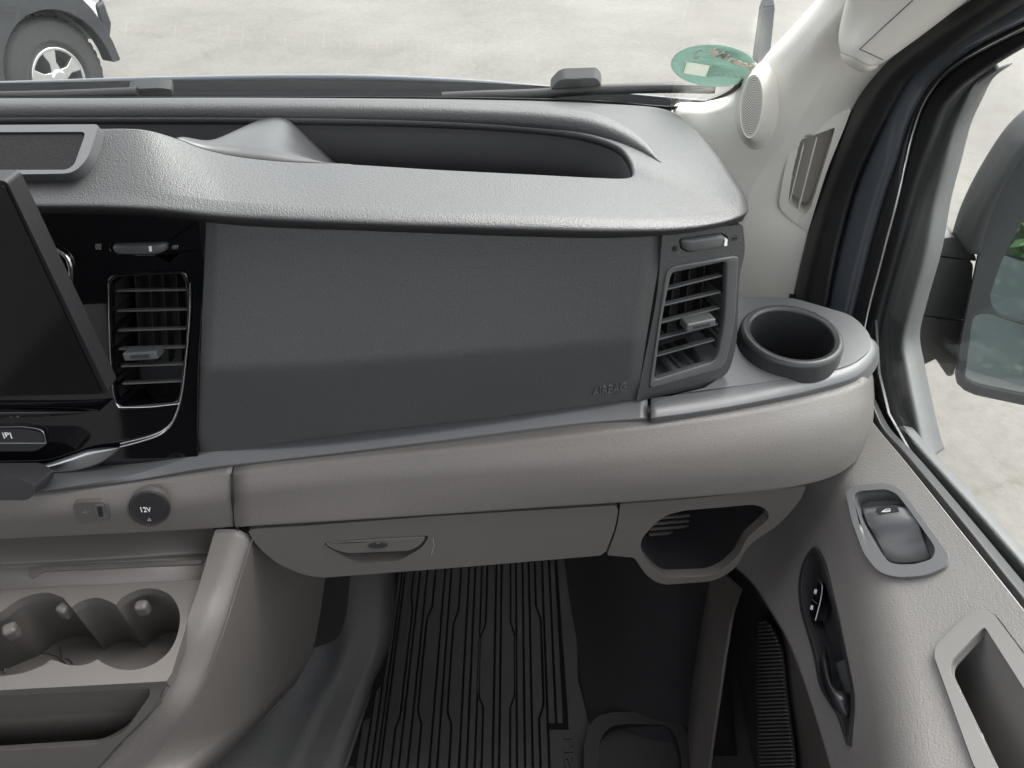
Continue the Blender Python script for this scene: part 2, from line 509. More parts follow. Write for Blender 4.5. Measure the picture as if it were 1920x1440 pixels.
# unseen cab behind camera: headlining, rear wall, driver's side, sized to shape the light
def slab(name, x0, x1, y0, y1, z0, z1, m, kind='structure', parent=None, bevel=0.0):
    v = [Vector((x, y, z)) for z in (z0, z1) for x, y in ((x0, y0), (x1, y0), (x1, y1), (x0, y1))]
    o = mesh_obj(name, v, [(3, 2, 1, 0), (4, 5, 6, 7), (0, 1, 5, 4), (1, 2, 6, 5), (2, 3, 7, 6), (3, 0, 4, 7)], m, parent, smooth=False, bevel=bevel)
    if kind: o['kind'] = kind
    return o
slab('unseen_ceiling', -1.35, 0.40, -0.40, 0.30, 2.42, 2.46, M_HEAD)
slab('unseen_rear_wall', -1.35, 0.42, -1.2, -1.15, 0.83, 1.5, M_CARPET)
slab('light_block_wall', .395, .42, .66, 1.05, 0.83, 1.42, M_DARK)  # black backdrop added to block daylight between dash and door
slab('light_block_wall', -1.36, -1.31, -1.15, 1.0, 0.83, 1.72, M_DOORS)
slab('light_block_wall', -1.36, -1.31, -1.15, -0.1, 1.72, 2.42, M_DOORS)

# ================================================================== DASHBOARD
dash = thing('dashboard', 'black and taupe van dashboard with airbag panel, air vents and glovebox', 'dashboard', (0, 0.55, 1.35))

# --- upper pad: a strip running along the front, round the right end and back along the windscreen
kn = [  # tray edge (px,py,Y) / outer top edge / lip nose / lip underside
 ((-420, 241, 0.575), (-420, 363, 0.519), (-420, 387, 0.508), (-420, 400, 0.525)),
 ((60, 240, 0.575), (60, 366, 0.519), (60, 389, 0.508), (60, 401, 0.525)),
 ((180, 238, 0.575), (200, 367, 0.519), (200, 390, 0.508), (200, 402, 0.525)),
 ((270, 240, 0.577), (300, 372, 0.519), (300, 395, 0.508), (300, 407, 0.525)),
 ((330, 257, 0.585), (390, 381, 0.519), (390, 405, 0.508), (390, 417, 0.525)),
 ((372, 274, 0.59), (440, 385, 0.519), (440, 409, 0.508), (440, 422, 0.525)),
 ((430, 289, 0.593), (500, 388, 0.519), (500, 413, 0.508), (500, 426, 0.525)),
 ((520, 300, 0.597), (570, 392, 0.519), (570, 416, 0.508), (570, 429, 0.525)),
 ((640, 305, 0.6), (660, 396, 0.519), (660, 420, 0.508), (660, 432, 0.525)),
 ((820, 316, 0.6), (820, 402, 0.52), (820, 426, 0.509), (820, 438, 0.526)),
 ((1000, 325, 0.6), (1000, 408, 0.522), (1000, 432, 0.511), (1000, 444, 0.528)),
 ((1120, 331, 0.6), (1150, 413, 0.525), (1150, 435, 0.514), (1150, 446, 0.531)),
 ((1172, 332, 0.602), (1280, 412, 0.531), (1280, 431, 0.52), (1280, 438, 0.535)),
 ((1184, 328, 0.606), (1350, 403, 0.54), (1355, 418, 0.529), (1352, 425, 0.545)),
 ((1184, 312, 0.618), (1386, 393, 0.55), (1395, 402, 0.545), (1385, 417, 0.56)),
 ((1176, 292, .635),(1393, 372, .575),(1405, 385, .572),(1392, 410, .585)),
 ((1160, 274, .655),(1365, 325, .63), (1378, 335, .63), (1370, 370, .64)),
 ((1130, 260, .672),(1325, 270, .72), (1338, 280, .72), (1335, 320, .72)),
 ((1085, 248, .686),(1285, 228, .82), (1296, 236, .82), (1296, 270, .82)),
 ((1030, 240, .696),(1240, 207, .88), (1246, 204, .90), (1246, 210, .93)),
 ((950, 233, .705), (1120, 198, .92), (1120, 194, .95), (1120, 196, 1.0)),
 ((820, 226, .71),  (900, 191, .95),  (900, 187, .98),  (900, 188, 1.04)),
 ((640, 221, .71),  (640, 188, .96),  (640, 184, .99),  (640, 185, 1.06)),
 ((400, 219, .71),  (400, 187, .96),  (400, 183, .99),  (400, 184, 1.06)),
 ((150, 219, .71),  (150, 188, .96),  (150, 184, .99),  (150, 185, 1.06)),
 ((-420, 220, .71),  (-420, 190, .96),  (-420, 186, .99),  (-420, 187, 1.06)),
]
PER = 6
rowT = spl([W(k[0][0], k[0][1], Y=k[0][2]) for k in kn], PER)
rowO = spl([W(k[1][0], k[1][1], Y=k[1][2]) for k in kn], PER)
rowL = spl([W(k[2][0], k[2][1], Y=k[2][2]) for k in kn], PER)
rowU = spl([W(k[3][0], k[3][1], Y=k[3][2]) for k in kn], PER)
rowI = [p + Vector((0, 0, -0.115)) for p in rowT]
rowJ = [p + Vector((0, 0, -0.008)) for p in rowT]
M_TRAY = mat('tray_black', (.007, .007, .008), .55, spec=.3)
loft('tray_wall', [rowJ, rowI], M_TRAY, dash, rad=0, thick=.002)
pad = loft('upper_pad', [rowJ, rowT, rowO, rowL, rowU], M_PAD, dash, rad=[0, .005, .016, .008, 0], k=7, thick=0.002)
# tray floor
fmid = [p + Vector((0, 0, -0.112)) for p in rowT]
half = len(fmid)
tris = tessellate_polygon([fmid])
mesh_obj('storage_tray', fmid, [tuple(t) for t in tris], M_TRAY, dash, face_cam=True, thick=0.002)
# divider fin between the two tray compartments
f0 = spl([W(330, 258, Y=.585), W(372, 275, Y=.590), W(430, 290, Y=.593), W(520, 301, Y=.597), W(600, 304, Y=.60), W(660, 308, Y=.60)], 6)
f1 = spl([W(345, 256, Y=.60), W(390, 263, Y=.615), W(440, 252, Y=.64), W(500, 262, Y=.64), W(560, 290, Y=.64), W(640, 330, Y=.64)], 6)
f2 = spl([W(360, 262, Y=.63), W(400, 262, Y=.65), W(486, 226, Y=.70), W(535, 224, Y=.70), W(580, 262, Y=.70), W(640, 320, Y=.70)], 6)
f3 = spl([W(380, 290, Y=.66), W(420, 280, Y=.69), W(486, 224, Y=.72), W(535, 222, Y=.72), W(585, 262, Y=.72), W(650, 320, Y=.72)], 6)
loft('tray_divider', [f0, f1, f2, f3], M_SMOOTH, dash, rad=0.03, k=6, thick=0.002)
# raised roll along the back of the tray, ending in a point on the right
bk = [(-420, 212), (150, 211), (400, 211), (640, 212), (820, 216), (950, 222), (1040, 229), (1110, 240), (1165, 258), (1205, 280), (1238, 304)]
by = [.722, .722, .722, .722, .722, .717, .707, .695, .677, .655, .63]
ba, bb, bc, bd = [], [], [], []
for i, ((x, y), Y) in enumerate(zip(bk, by)):
    q = min(1.0, (len(bk) - 1 - i) / 3.0) ** 0.7 if i > len(bk) - 4 else 1.0
    q = max(q, 0.02)
    base = W(x, y, Y=Y)
    n2 = Vector((0, 1, 0)) if i < 6 else Vector((0.75 * min(1, (i - 5) / 4), 1 - 0.15 * (i - 5), 0)).normalized()
    ba.append(base - n2 * 0.012 * q + Vector((0, 0, -0.006)))
    bb.append(base - n2 * 0.009 * q + Vector((0, 0, 0.010 * q)))
    bc.append(base + n2 * 0.012 * q + Vector((0, 0, 0.012 * q)))
    bd.append(base + n2 * 0.03 * q + Vector((0, 0, -0.008)))
loft('tray_rim', [spl(r, 6) for r in (ba, bb, bc, bd)], M_PAD, dash, rad=0.008, k=5, thick=0.002)
# demister slot along the windscreen
sA = spl([W(x, y, Y=Yv) + Vector((0, 0, .003)) for x, y, Yv in ((-420, 196, .93), (400, 194, .93), (700, 197, .925), (900, 203, .91), (1060, 212, .87))], 8)
sB = spl([W(x, y, Y=Yv) + Vector((0, 0, .003)) for x, y, Yv in ((-420, 193, .945), (400, 191, .945), (700, 193, .94), (900, 199, .925), (1060, 209, .885))], 8)
slot = loft('demister_slot', [sA, sB], M_DARK, dash, thick=0.002)
for i in range(0, len(sA) - 1, 1):
    bar('slot_rib', sA[i] + Vector((0, 0, .001)), sB[i] + Vector((0, 0, .001)), Vector((1, 0, 0)), 0.002, 0.002, M_TRIM, slot, bevel=0)

# --- centre speaker lid on the hump, far left
PL = Plane(W(0, 241, Y=.575), W(200, 240, Y=.575), W(100, 371, Y=.515))
PL = Plane(surf(pad, 10, 250), surf(pad, 170, 250), surf(pad, 80, 335)).shifted(0.0075)
lid_o = rnd([(-420, 240), (188, 236), (168, 300), (140, 328), (-420, 337)], [0, 8, 30, 25, 0])
lid_i = rnd([(-420, 252), (164, 250), (142, 312), (128, 321), (-420, 323)], [0, 10, 10, 8, 0])
plate('speaker_lid', lid_o, PL, 0.002, -0.01, M_TRIM, dash, holes=[lid_i], bevel=0.001)
plate('speaker_mesh', lid_i, PL, 0.0005, -0.012, mat('speaker_cloth', (.012, .012, .013), .85, (900, .5), spec=.15), dash, bevel=0)

# --- airbag panel
cx = [(387, 372), (640, 640), (900, 900), (1240, 1195)]
top = spl([W(387, 412, Y=.540), W(640, 424, Y=.540), (W(900, 434, Y=.540)), W(1242, 440, Y=.545)], 10)
c1a = spl([W(385, 470, Y=.533), W(640, 478, Y=.533), (W(900, 484, Y=.534)), W(1236, 492, Y=.540)], 10)
c2a = spl([W(374, 692, Y=.494), W(640, 681, Y=.500), (W(900, 661, Y=.508)), W(1212, 634, Y=.526)], 10)
c3a = spl([W(371, 856, Y=.487), W(640, 816, Y=.493), (W(900, 787, Y=.505)), W(1194, 750, Y=.525)], 10)
airbag = loft('airbag_panel', [[p + Vector((0, .03, -.002)) for p in top], top, c1a, c2a, c3a, [p + Vector((0, .03, 0)) for p in c3a]], M_FACE, dash, rad=[0, .002, .02, .007, .002, 0], k=8, thick=0.003)
PB = Plane(c3a[-6], c3a[-1], c2a[-2])
text('embossed_lettering', 'AIRBAG', PB, (1111, 741), (1174, 730), 14, mat('lit_letter_tone', (.085, .086, .088), .4), airbag, lift=0.0016, shear=0.1)  # lighter than the panel: lit emboss edges put into the letter colour
# dark gap strips at the panel edges
tube('panel_seam', [W(388, 414, Y=.541), W(385, 472, Y=.534), W(373.5, 692, Y=.4945), W(370.5, 856, Y=.4875)], 0.0012, M_PIANO, dash, n=6)

# --- right-hand vent housing
PV = Plane(W(1242, 440, Y=.541), W(1194, 750, Y=.5225), W(1385, 600, Y=.556))
v_open = rnd([(1259, 508), (1362, 489), (1358, 600), (1343, 676), (1225, 712), (1240, 600)], [12, 6, 40, 14, 6, 40])
v_bez = rnd([(1249, 500), (1384, 478), (1377, 610), (1358, 688), (1216, 728), (1234, 600)], [18, 8, 40, 18, 8, 40])
h_out = rnd([(1243, 430), (1393, 422), (1398, 470), (1386, 520), (1382, 640), (1368, 698), (1330, 724), (1193, 752), (1232, 560)], [0, 5, 20, 20, 30, 20, 20, 4, 40])
whl = rnd([(1272, 447), (1355, 436), (1368, 447), (1360, 462), (1290, 473), (1276, 468)], 8)
hous = plate('vent_housing', h_out, PV, 0.0, -0.05, M_FACE, dash, holes=[v_bez, whl], bevel=0.0022, segs=3)

def air_vent(name, plane, opening, bezel_out, slats, vanes, knob, m_bez, bez_h, parent, depth=0.05, slat_in=0.007):
    body = ringloft(name, [[plane.hit(*p) + plane.n * (-0.01) for p in bezel_out], [plane.hit(*p) + plane.n * bez_h for p in bezel_out],
                     [plane.hit(*p) + plane.n * bez_h * 0.6 for p in opening], [plane.hit(*p) + plane.n * (-depth) for p in opening]], m_bez, parent, n=90, rad=0.002, k=4)
    o3 = [plane.hit(*p) + plane.n * (-0.004) for p in opening]
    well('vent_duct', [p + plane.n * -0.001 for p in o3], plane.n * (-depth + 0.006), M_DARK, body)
    for (a, b) in slats:
        pa = plane.hit(*a) - plane.n * slat_in; pb = plane.hit(*b) - plane.n * slat_in
        bar('slat', pa, pb, plane.n, 0.006, 0.0019, M_VENT, body, bevel=0.0007)
    for (a, b) in vanes:
        pa = plane.hit(*a) - plane.n * 0.028; pb = plane.hit(*b) - plane.n * 0.028
        bar('vane', pa, pb, plane.n, 0.014, 0.0012, M_DARK, body, bevel=0.0003)
    (ka, kb, kh) = knob
    pa = plane.hit(*ka) + plane.n * 0.002; pb = plane.hit(*kb) + plane.n * 0.002
    kn_ = bar('adjuster_tab', pa, pb, plane.n, 0.016, kh, M_BEZEL, body, bevel=0.0018)
    q = 0.22
    bar('tab_groove', pa.lerp(pb, q) + plane.n * 0.0083, pa.lerp(pb, 1 - q) + plane.n * 0.0083, plane.n, 0.0008, kh * 0.35, M_SMOOTH, kn_, bevel=0.0002)
    return body
rs = [((1254, 536), (1361, 502)), ((1250, 549), (1358, 523)), ((1245, 581), (1356, 553)), ((1240, 612), (1353, 584)), ((1236, 643), (1350, 614)), ((1230, 675), (1346, 644))]
rs = [((1257, 515), (1361, 493)), ((1251, 548), (1359, 521)), ((1246, 578), (1357, 552)), ((1240, 611), (1354, 582)), ((1236, 642), (1351, 612)), ((1230, 674), (1345, 642))]
air_vent('air_vent', PV, v_open, v_bez, rs, [((1290, 495), (1268, 650)), ((1318, 490), (1298, 645)), ((1345, 490), (1328, 640))],
         ((1279, 606), (1333, 595), 0.0085), M_BEZEL, 0.002, dash)
# airflow thumbwheel
def thumbwheel(plane, outline, mark, parent):
    cx_ = sum(p[0] for p in outline) / len(outline); cy_ = sum(p[1] for p in outline) / len(outline)
    def sc(f): return [(cx_ + (x - cx_) * f, cy_ + (y - cy_) * f) for x, y in outline]
    well('thumbwheel_slot', [plane.hit(*p) - plane.n * 0.001 for p in outline], plane.n * -0.012, M_DARK, parent)
    w = ringloft('thumbwheel', [[plane.hit(*p) - plane.n * 0.008 for p in sc(.94)], [plane.hit(*p) + plane.n * 0.0015 for p in sc(.92)], [plane.hit(*p) + plane.n * 0.004 for p in sc(.6)]], M_BEZEL, parent, n=48, rad=0.004, k=5, cap_last=True)
    plate('position_mark', mark, plane, 0.0042, 0.0, M_WHITE, w, bevel=0)
    return w
thumbwheel(PV, whl, [(1355, 446), (1360, 445), (1359, 457), (1354, 458)], dash)
PVl = PV.shifted(0.0008)
def icon(name, plane, segs, m, parent, w=0.0006, th=0.0003):
    """small printed mark made of strokes"""
    bm = bmesh.new()
    for (a, b) in segs:
        A, B = plane.hit(*a), plane.hit(*b); d = (B - A).normalized(); s = plane.n.cross(d) * (w / 2)
        vs = [bm.verts.new(p) for p in (A - s + plane.n * .0002, B - s + plane.n * .0002, B + s + plane.n * .0002, A + s + plane.n * .0002)]
        bm.faces.new(vs)
    bmesh.ops.solidify(bm, geom=bm.faces[:], thickness=th)
    me = bpy.data.meshes.new(name); bm.to_mesh(me); bm.free(); me.materials.append(m)
    return link(bpy.data.objects.new(name, me), parent)
def closed_icon(plane, x, y, w, h, m, parent, sk=0):
    icon('airflow_closed_mark', plane, [((x, y), (x + w, y - sk)), ((x + w, y - sk), (x + w, y + h - sk)), ((x + w, y + h - sk), (x, y + h)), ((x, y + h), (x, y)), ((x, y), (x + w, y + h - sk)), ((x, y + h), (x + w, y - sk))], m, parent)
def open_icon(plane, x, y, w, h, m, parent):
    icon('airflow_open_mark', plane, [((x + i * w / 2, y + h), (x + i * w / 2 + 2, y)) for i in range(3)] + [((x - 2, y + h * .5), (x + w, y + h * .35))], m, parent)
M_ICON = mat('dark_print', (0.004, 0.004, 0.004), 0.5, vary=0)
M_ICONL = mat('grey_print', (0.35, 0.35, 0.35), 0.5, vary=0)
closed_icon(PVl, 1262, 463, 7, 8, M_ICON, hous, 1)
open_icon(PVl, 1373, 444, 7, 8, M_ICON, hous)

# --- centre trim, piano black
PC = Plane(W(0, 400, Y=.545), W(380, 404, Y=.545), W(200, 880, Y=.478))
ct_out = [(-420, 378), (388, 404), (385, 470), (373, 692), (371, 858), (300, 877), (200, 896), (90, 910), (-420, 955)]
c_open = rnd([(210, 520), (345, 512), (353, 560), (347, 660), (335, 752), (222, 762), (212, 690)], [14, 12, 40, 30, 10, 12, 40])
c_bez = rnd([(203, 515), (352, 506), (359, 560), (352, 660), (339, 757), (218, 768), (206, 690)], [16, 14, 40, 30, 12, 14, 40])
cw = rnd([(206, 455), (318, 453), (318, 470), (300, 477), (222, 477), (206, 472)], 9)
ctrim = plate('centre_trim', ct_out, PC, 0.0, -0.02, M_PIANO, dash, holes=[c_bez, cw], bevel=0.0015)
cs = [((213, 549), (350, 547)), ((214, 587), (350, 584)), ((216, 624), (348, 620)), ((218, 659), (345, 655)), ((222, 691), (343, 687)), ((225, 724), (339, 719))]
air_vent('air_vent', PC, c_open, c_bez, cs, [((x, 512), (x + 14, 700)) for x in (230, 258, 284, 310)] , ((240, 662), (303, 658), 0.0085), M_PIANO, 0.0025, dash)
thumbwheel(PC, cw, [(283, 459), (288, 459), (289, 469), (284, 469)], dash)
PCl = PC.shifted(0.0008)
closed_icon(PCl, 180, 458, 9, 9, M_ICONL, ctrim)
open_icon(PCl, 324, 459, 8, 8, M_ICONL, ctrim)
# chrome outline of the vent and the curved chrome strip below it
def pxtube(name, pts, plane, r, m, parent, off=0.001, per=6, flat=1.0):
    return tube(name, spl([plane.hit(x, y, off) for x, y in pts], per), r, m, parent, n=8, flat=flat)
pxtube('chrome_strip', [(357, 530), (357, 580), (351, 660), (341, 740), (331, 775), (318, 800), (300, 815), (270, 826), (226, 838)], PC, 0.0010, M_CHROME, dash, off=0.0016)
pxtube('chrome_strip', [(336, 760), (328, 783), (312, 803), (290, 815), (226, 832)], PC, 0.0008, M_CHROME, dash, off=0.0016)
pxtube('chrome_strip', [(222, 764), (280, 763), (335, 757)], PC, 0.0006, M_CHROME, dash, off=0.003)
pxtube('chrome_strip', [(204, 530), (205, 600), (209, 690), (217, 755), (224, 764)], PC, 0.0006, M_CHROME, dash, off=0.003)
pxtube('chrome_strip', [(88, 455), (105, 466), (124, 480), (132, 498), (134, 530), (133, 575)], PC, 0.0022, M_CHROME, dash, off=0.002)
# ledge under the screen that catches the light
la = spl([PC.hit(x, y, 0.001) for x, y in ((-420, 762), (60, 764), (150, 766), (185, 770))], 6)
lb = spl([PC.hit(x, y, 0.014) for x, y in ((-420, 776), (60, 774), (150, 773), (186, 771.5))], 6)
lc = spl([PC.hit(x, y, 0.012) for x, y in ((-420, 786), (60, 782), (150, 776), (187, 772))], 6)
loft('trim_ledge', [la, lb, lc], M_PIANO, dash, rad=0.003, thick=0.001)
# satin metal wing
ga = spl([PC.hit(x, y, 0.004) for x, y in ((-420, 874), (0, 873), (80, 870), (130, 855), (170, 842), (224, 838))], 6)
gb = spl([PC.hit(x, y, 0.009) for x, y in ((-420, 882), (0, 881), (80, 878), (130, 864), (170, 850), (225, 839))], 6)
gc = spl([PC.hit(x, y, 0.008) for x, y in ((-420, 891), (0, 890), (90, 887), (150, 880), (190, 866), (226, 840))], 6)
gd = spl([PC.hit(x, y, 0.000) for x, y in ((-420, 893), (0, 892), (90, 889), (150, 882), (191, 868), (227, 841))], 6)
loft('metal_wing', [ga, gb, gc, gd], M_SATIN, dash, rad=0.002, thick=0.001)
# parking-assist button
bo = rnd([(-420, 800), (50, 801), (80, 808), (89, 832), (70, 843), (-420, 846)], [0, 8, 8, 6, 8, 0])
btn = plate('parking_button', bo, PC, 0.003, -0.002, M_SMOOTH, dash, bevel=0.001)
pxtube('button_edge', [(-420, 800), (0, 800.5), (50, 801), (79, 808), (86, 830)], PC, 0.0004, M_SATIN, btn, off=0.003)
pxtube('button_edge', [(-420, 831), (0, 831), (87, 831)], PC, 0.0004, M_SATIN, btn, off=0.0035)
PCb = PC.shifted(0.0035)
text('button_print', '|P|', PCb, (8, 822), (23, 822), 11, M_WHITE, btn)

# --- dark foot of the screen mount at the lower left
pk = rnd([(-420, 897), (40, 897), (66, 912), (66, 925), (52, 938), (-420, 940)], [0, 8, 10, 6, 10, 0])
plate('screen_mount', pk, PN(W(0, 920, Y=.432), Vector((0, -1, .35))), 0.0, -.03, M_SMOOTH, dash, bevel=0.004, segs=3)

# --- touchscreen standing in front of the trim
SY = 0.412
PS = PN(W(100, 600, Y=SY), Vector((0.0, -1, 0.03)))
so = rnd([(-480, 338), (12, 338), (205, 738), (-480, 760)], [0, 12, 10, 0])
si = rnd([(-480, 350), (8, 352), (180, 733), (-480, 742)], [0, 6, 6, 0])
scr = plate('touchscreen', so, PS, 0.0, -0.016, M_RUBBER, dash, bevel=0.002, segs=3)
plate('display', rnd([(-480, 345), (10, 346), (193, 737), (-480, 750)], [0, 8, 8, 0]), PS, 0.0012, -0.001, M_SCREEN, scr, bevel=0.0006)

# --- satin strip under the airbag panel
su = [(-420, 955), (60, 922), (250, 890), (372, 854), (500, 832), (640, 813), (853, 790), (1000, 770), (1120, 757), (1214, 746)]
sl = [(-420, 958), (60, 922), (250, 901), (372, 879), (500, 864), (640, 848), (853, 822), (1000, 803), (1120, 790), (1214, 784)]
sb_ = [(-420, 966), (60, 930), (250, 911), (372, 893), (500, 880), (640, 863), (853, 842), (1000, 825), (1120, 811), (1214, 800)]
DU = [.549, .545, .540, .532, .528, .522, .512, .505, .500, .494]
DL = [.552, .548, .545, .539, .535, .529, .519, .512, .507, .501]
r0 = spl([W(x, y, D=d) + Vector((0, .03, 0)) for (x, y), d in zip(su, DU)], 6)
r1_ = spl([W(x, y, D=d) for (x, y), d in zip(su, DU)], 6)
r2_ = spl([W(x, y, D=d) for (x, y), d in zip(sl, DL)], 6)
r3_ = spl([W(x, y, D=d + .016) for (x, y), d in zip(sb_, DL)], 6)
r4_ = [p + Vector((0, .02, -.002)) for p in r3_]
loft('satin_strip', [r0, r1_, r2_, r3_, r4_], M_TRIM, dash, rad=[0, .0005, .001, .001, 0], thick=0.002)

# --- outer shelf with the cup holder
SD = .486
PSH = PN(W(1480, 650, D=SD), Vector((0, 0, 1)))
sh_in = rnd([(1222, 752), (1290, 735), (1400, 722), (1530, 702), (1600, 684), (1634, 655), (1632, 628), (1600, 592), (1480, 557), (1382, 558), (1380, 640), (1365, 700), (1320, 728)], [0, 0, 20, 40, 40, 25, 20, 40, 30, 0, 0, 10, 0])
cup_c = (1486, 630)
cup_base = ell(1482, 640, 94, 58, 8)
ed_top = [(1221, 747), (1290, 738), (1400, 722), (1530, 702), (1598, 684), (1632, 655), (1631, 632)]
ed_low = [(1221, 784), (1290, 775), (1400, 757), (1540, 727), (1610, 703), (1641, 668), (1641, 640)]
ed_bot = [(1221, 800), (1290, 792), (1400, 774), (1545, 744), (1616, 719), (1646, 684), (1648, 652)]
q1 = spl([W(x, y, D=SD) for x, y in ed_top], 6)
q2 = spl([W(x, y, D=SD + .010) for x, y in ed_low], 6)
q3 = spl([W(x, y, D=SD + .027) for x, y in ed_bot], 6)
q0 = [p + Vector((-.0, .02, 0)) for p in q1]
plate('cup_shelf', sh_in, PSH, 0.0005, -0.01, M_TRIM, dash, holes=[ell(1482, 636, 80, 49, 8)], bevel=0.0008)
loft('shelf_edge', [q1, q2, q3, [p + Vector((-.01, .02, -.002)) for p in q3]], M_TRIM, dash, rad=[0, .0012, .001, 0], thick=0.002)
# cup ring: a real round collar
cupc = W(1486, 622, D=SD - .020)
rr_o, rr_i = 0.0525, 0.043
def circ(c, r, dz, n=64): return [c + Vector((math.cos(2 * math.pi * i / n) * r, math.sin(2 * math.pi * i / n) * r, dz)) for i in range(n)]
ringloft('cup_holder', [circ(cupc, rr_o + .003, -.024), circ(cupc, rr_o + .001, -.004), circ(cupc, rr_o - .003, 0), circ(cupc, rr_i, -.002), circ(cupc, rr_i - .001, -.08)], M_SMOOTH, dash, n=64, rad=.003, k=4, cap_last=True)

# --- taupe roll below the strip
t0 = [(436, 886), (640, 863), (853, 842), (1000, 825), (1214, 800), (1400, 774), (1545, 743), (1606, 724), (1622, 716)]
t1 = [(437, 920), (640, 897), (853, 880), (1000, 868), (1214, 848), (1400, 826), (1545, 798), (1612, 774), (1628, 760)]
t2 = [(438, 955), (640, 938), (853, 925), (1000, 914), (1214, 900), (1400, 880), (1530, 860), (1600, 838), (1627, 806)]
t3 = [(441, 991), (640, 979), (853, 965), (1000, 955), (1214, 941), (1400, 926), (1500, 913), (1560, 896), (1600, 872)]
d0 = [.541, .533, .523, .516, .506, .503, .503, .503, .503]
d1 = [.556, .548, .539, .532, .524, .520, .518, .520, .523]
d2 = [.580, .573, .566, .560, .553, .549, .548, .550, .557]
d3 = [.604, .598, .594, .590, .585, .583, .581, .581, .586]
def rowD(px, ds, per=6): return spl([W(x, y, D=d) for (x, y), d in zip(px, ds)], per)
def rowE(px, ds, ends): return spl([W(x, y, D=d) for (x, y), d in zip(px, ds)] + [W(x, y, Y=Yv) for x, y, Yv in ends], 6)
T0 = rowE(t0, d0, [(1634, 712, .62), (1640, 696, .70)]); T1 = rowE(t1, d1, [(1637, 752, .60), (1644, 735, .70)])
T2 = rowE(t2, d2, [(1638, 790, .58), (1646, 770, .70)]); T3 = rowE(t3, d3, [(1622, 845, .57), (1632, 815, .70)])
Tb = [p + Vector((0, .03, -.006)) for p in T3]
Tt = [p + Vector((0, .03, 0)) for p in T0]
loft('knee_roll', [Tt, T0, T1, T2, T3, Tb], M_TAUPE, dash, rad=[0, .004, .03, .03, .004, 0], k=8, thick=0.003)
# left-hand continuation carrying the sockets
u0 = [(-420, 968), (60, 929), (250, 910), (360, 894), (433, 884)]
u1 = [(-420, 996), (60, 965), (250, 950), (360, 938), (434, 930)]
u2 = [(-420, 1036), (60, 1010), (250, 1001), (400, 993), (438, 990)]
U0 = rowD(u0, [.556, .553, .548, .545, .541]); U1 = rowD(u1, [.572, .570, .566, .564, .562]); U2 = rowD(u2, [.612, .610, .609, .608, .608])
skp = loft('socket_panel', [[p + Vector((0, .03, 0)) for p in U0], U0, U1, U2, [p + Vector((0, .04, -.004)) for p in U2]], M_TAUPE, dash, rad=[0, .003, .02, .004, 0], thick=.003)
PU = Plane(surf(skp, 245, 950), surf(skp, 315, 945), surf(skp, 280, 982))
# 12 V socket
ro = ell(280, 951, 41, 34.5); ri = ell(281, 952, 37, 33)
sck = plate('power_socket', ro, PU, 0.002, -0.004, M_TAUPES, dash, holes=[ell(281, 951.5, 38.3, 32.6)], bevel=0.0015, segs=3)
def scaleo(o, c, f): return [(c[0] + (x - c[0]) * f, c[1] + (y - c[1]) * f) for x, y in o]
capo = ell(281, 951.5, 37.5, 31.8)
cap = ringloft('socket_cap', [[PU.hit(*p, -0.004) for p in capo], [PU.hit(*p, 0.004) for p in capo], [PU.hit(*p, 0.0075) for p in scaleo(ell(279, 950, 35, 30), (279, 950), .95)], [PU.hit(*p, 0.0075) for p in ell(279, 950, 20, 17)]], M_SMOOTH, sck, n=56, rad=.0018, cap_last=True)
PUc = PU.shifted(0.0076)
text('cap_print', '12V', PUc, (265.5, 960), (284.5, 960), 9, M_WHITE, cap)
icon('cap_triangle', PUc, [((277, 976), (280, 971)), ((280, 971), (283, 976)), ((283, 976), (277, 976))], M_WHITE, cap, w=.0005)
# USB socket
uo = rnd([(138, 940), (196, 937), (206, 950), (206, 974), (150, 979), (142, 962)], [8, 8, 6, 8, 10, 8])
PU12 = PU
PU = Plane(surf(skp, 145, 950), surf(skp, 205, 946), surf(skp, 170, 980))
usb = plate('usb_socket', uo, PU, 0.0025, -0.005, M_TAUPES, dash, bevel=0.0012, segs=3)
plate('port_frame', rnd([(180, 943), (197, 942), (201, 968), (186, 970)], 2), PU, 0.0034, 0.001, M_SATIN, usb, holes=[rnd([(184, 946), (194, 945), (197, 965), (188, 966)], 1)], bevel=0.0003)
plate('port_core', rnd([(184, 946), (194, 945), (197, 965), (188, 966)], 1), PU, 0.0028, 0.0005, M_DARK, usb, bevel=0)
PUs = PU.shifted(0.0026)
icon('usb_mark', PUs, [((153, 961), (168, 959)), ((157, 960), (161, 956)), ((159, 960), (163, 963))], M_ICONL, usb, w=.0005)
# seam between the two
tube('panel_seam', spl([W(434, 889, D=.5405), W(435, 925, D=.558), W(438, 960, D=.585), W(446, 993, D=.607)], 5), 0.0011, M_DARK, dash, n=6)

# --- glovebox
PG = Plane(W(470, 996, Y=.446), W(1157, 949, Y=.470), W(800, 1070, Y=.443))
go = rnd([(464, 994), (800, 969), (1160, 947), (1155, 985), (1134, 1041), (870, 1063), (610, 1083), (575, 1080), (520, 1058), (480, 1022)], [4, 0, 4, 30, 10, 0, 0, 20, 30, 20])
hs = rnd([(604, 1018), (700, 1009), (806, 1004), (790, 1028), (768, 1040), (748, 1052), (672, 1057), (632, 1036)], [6, 0, 6, 10, 10, 6, 8, 20])
go = [tuple(v) for v in resample(go, 110)]; hs = [tuple(v) for v in resample(hs, 60)]
gbx = plate('glovebox_door', go, PG, 0.0, -0.03, M_TAUPES, dash, holes=[hs], bevel=0.003, segs=3)
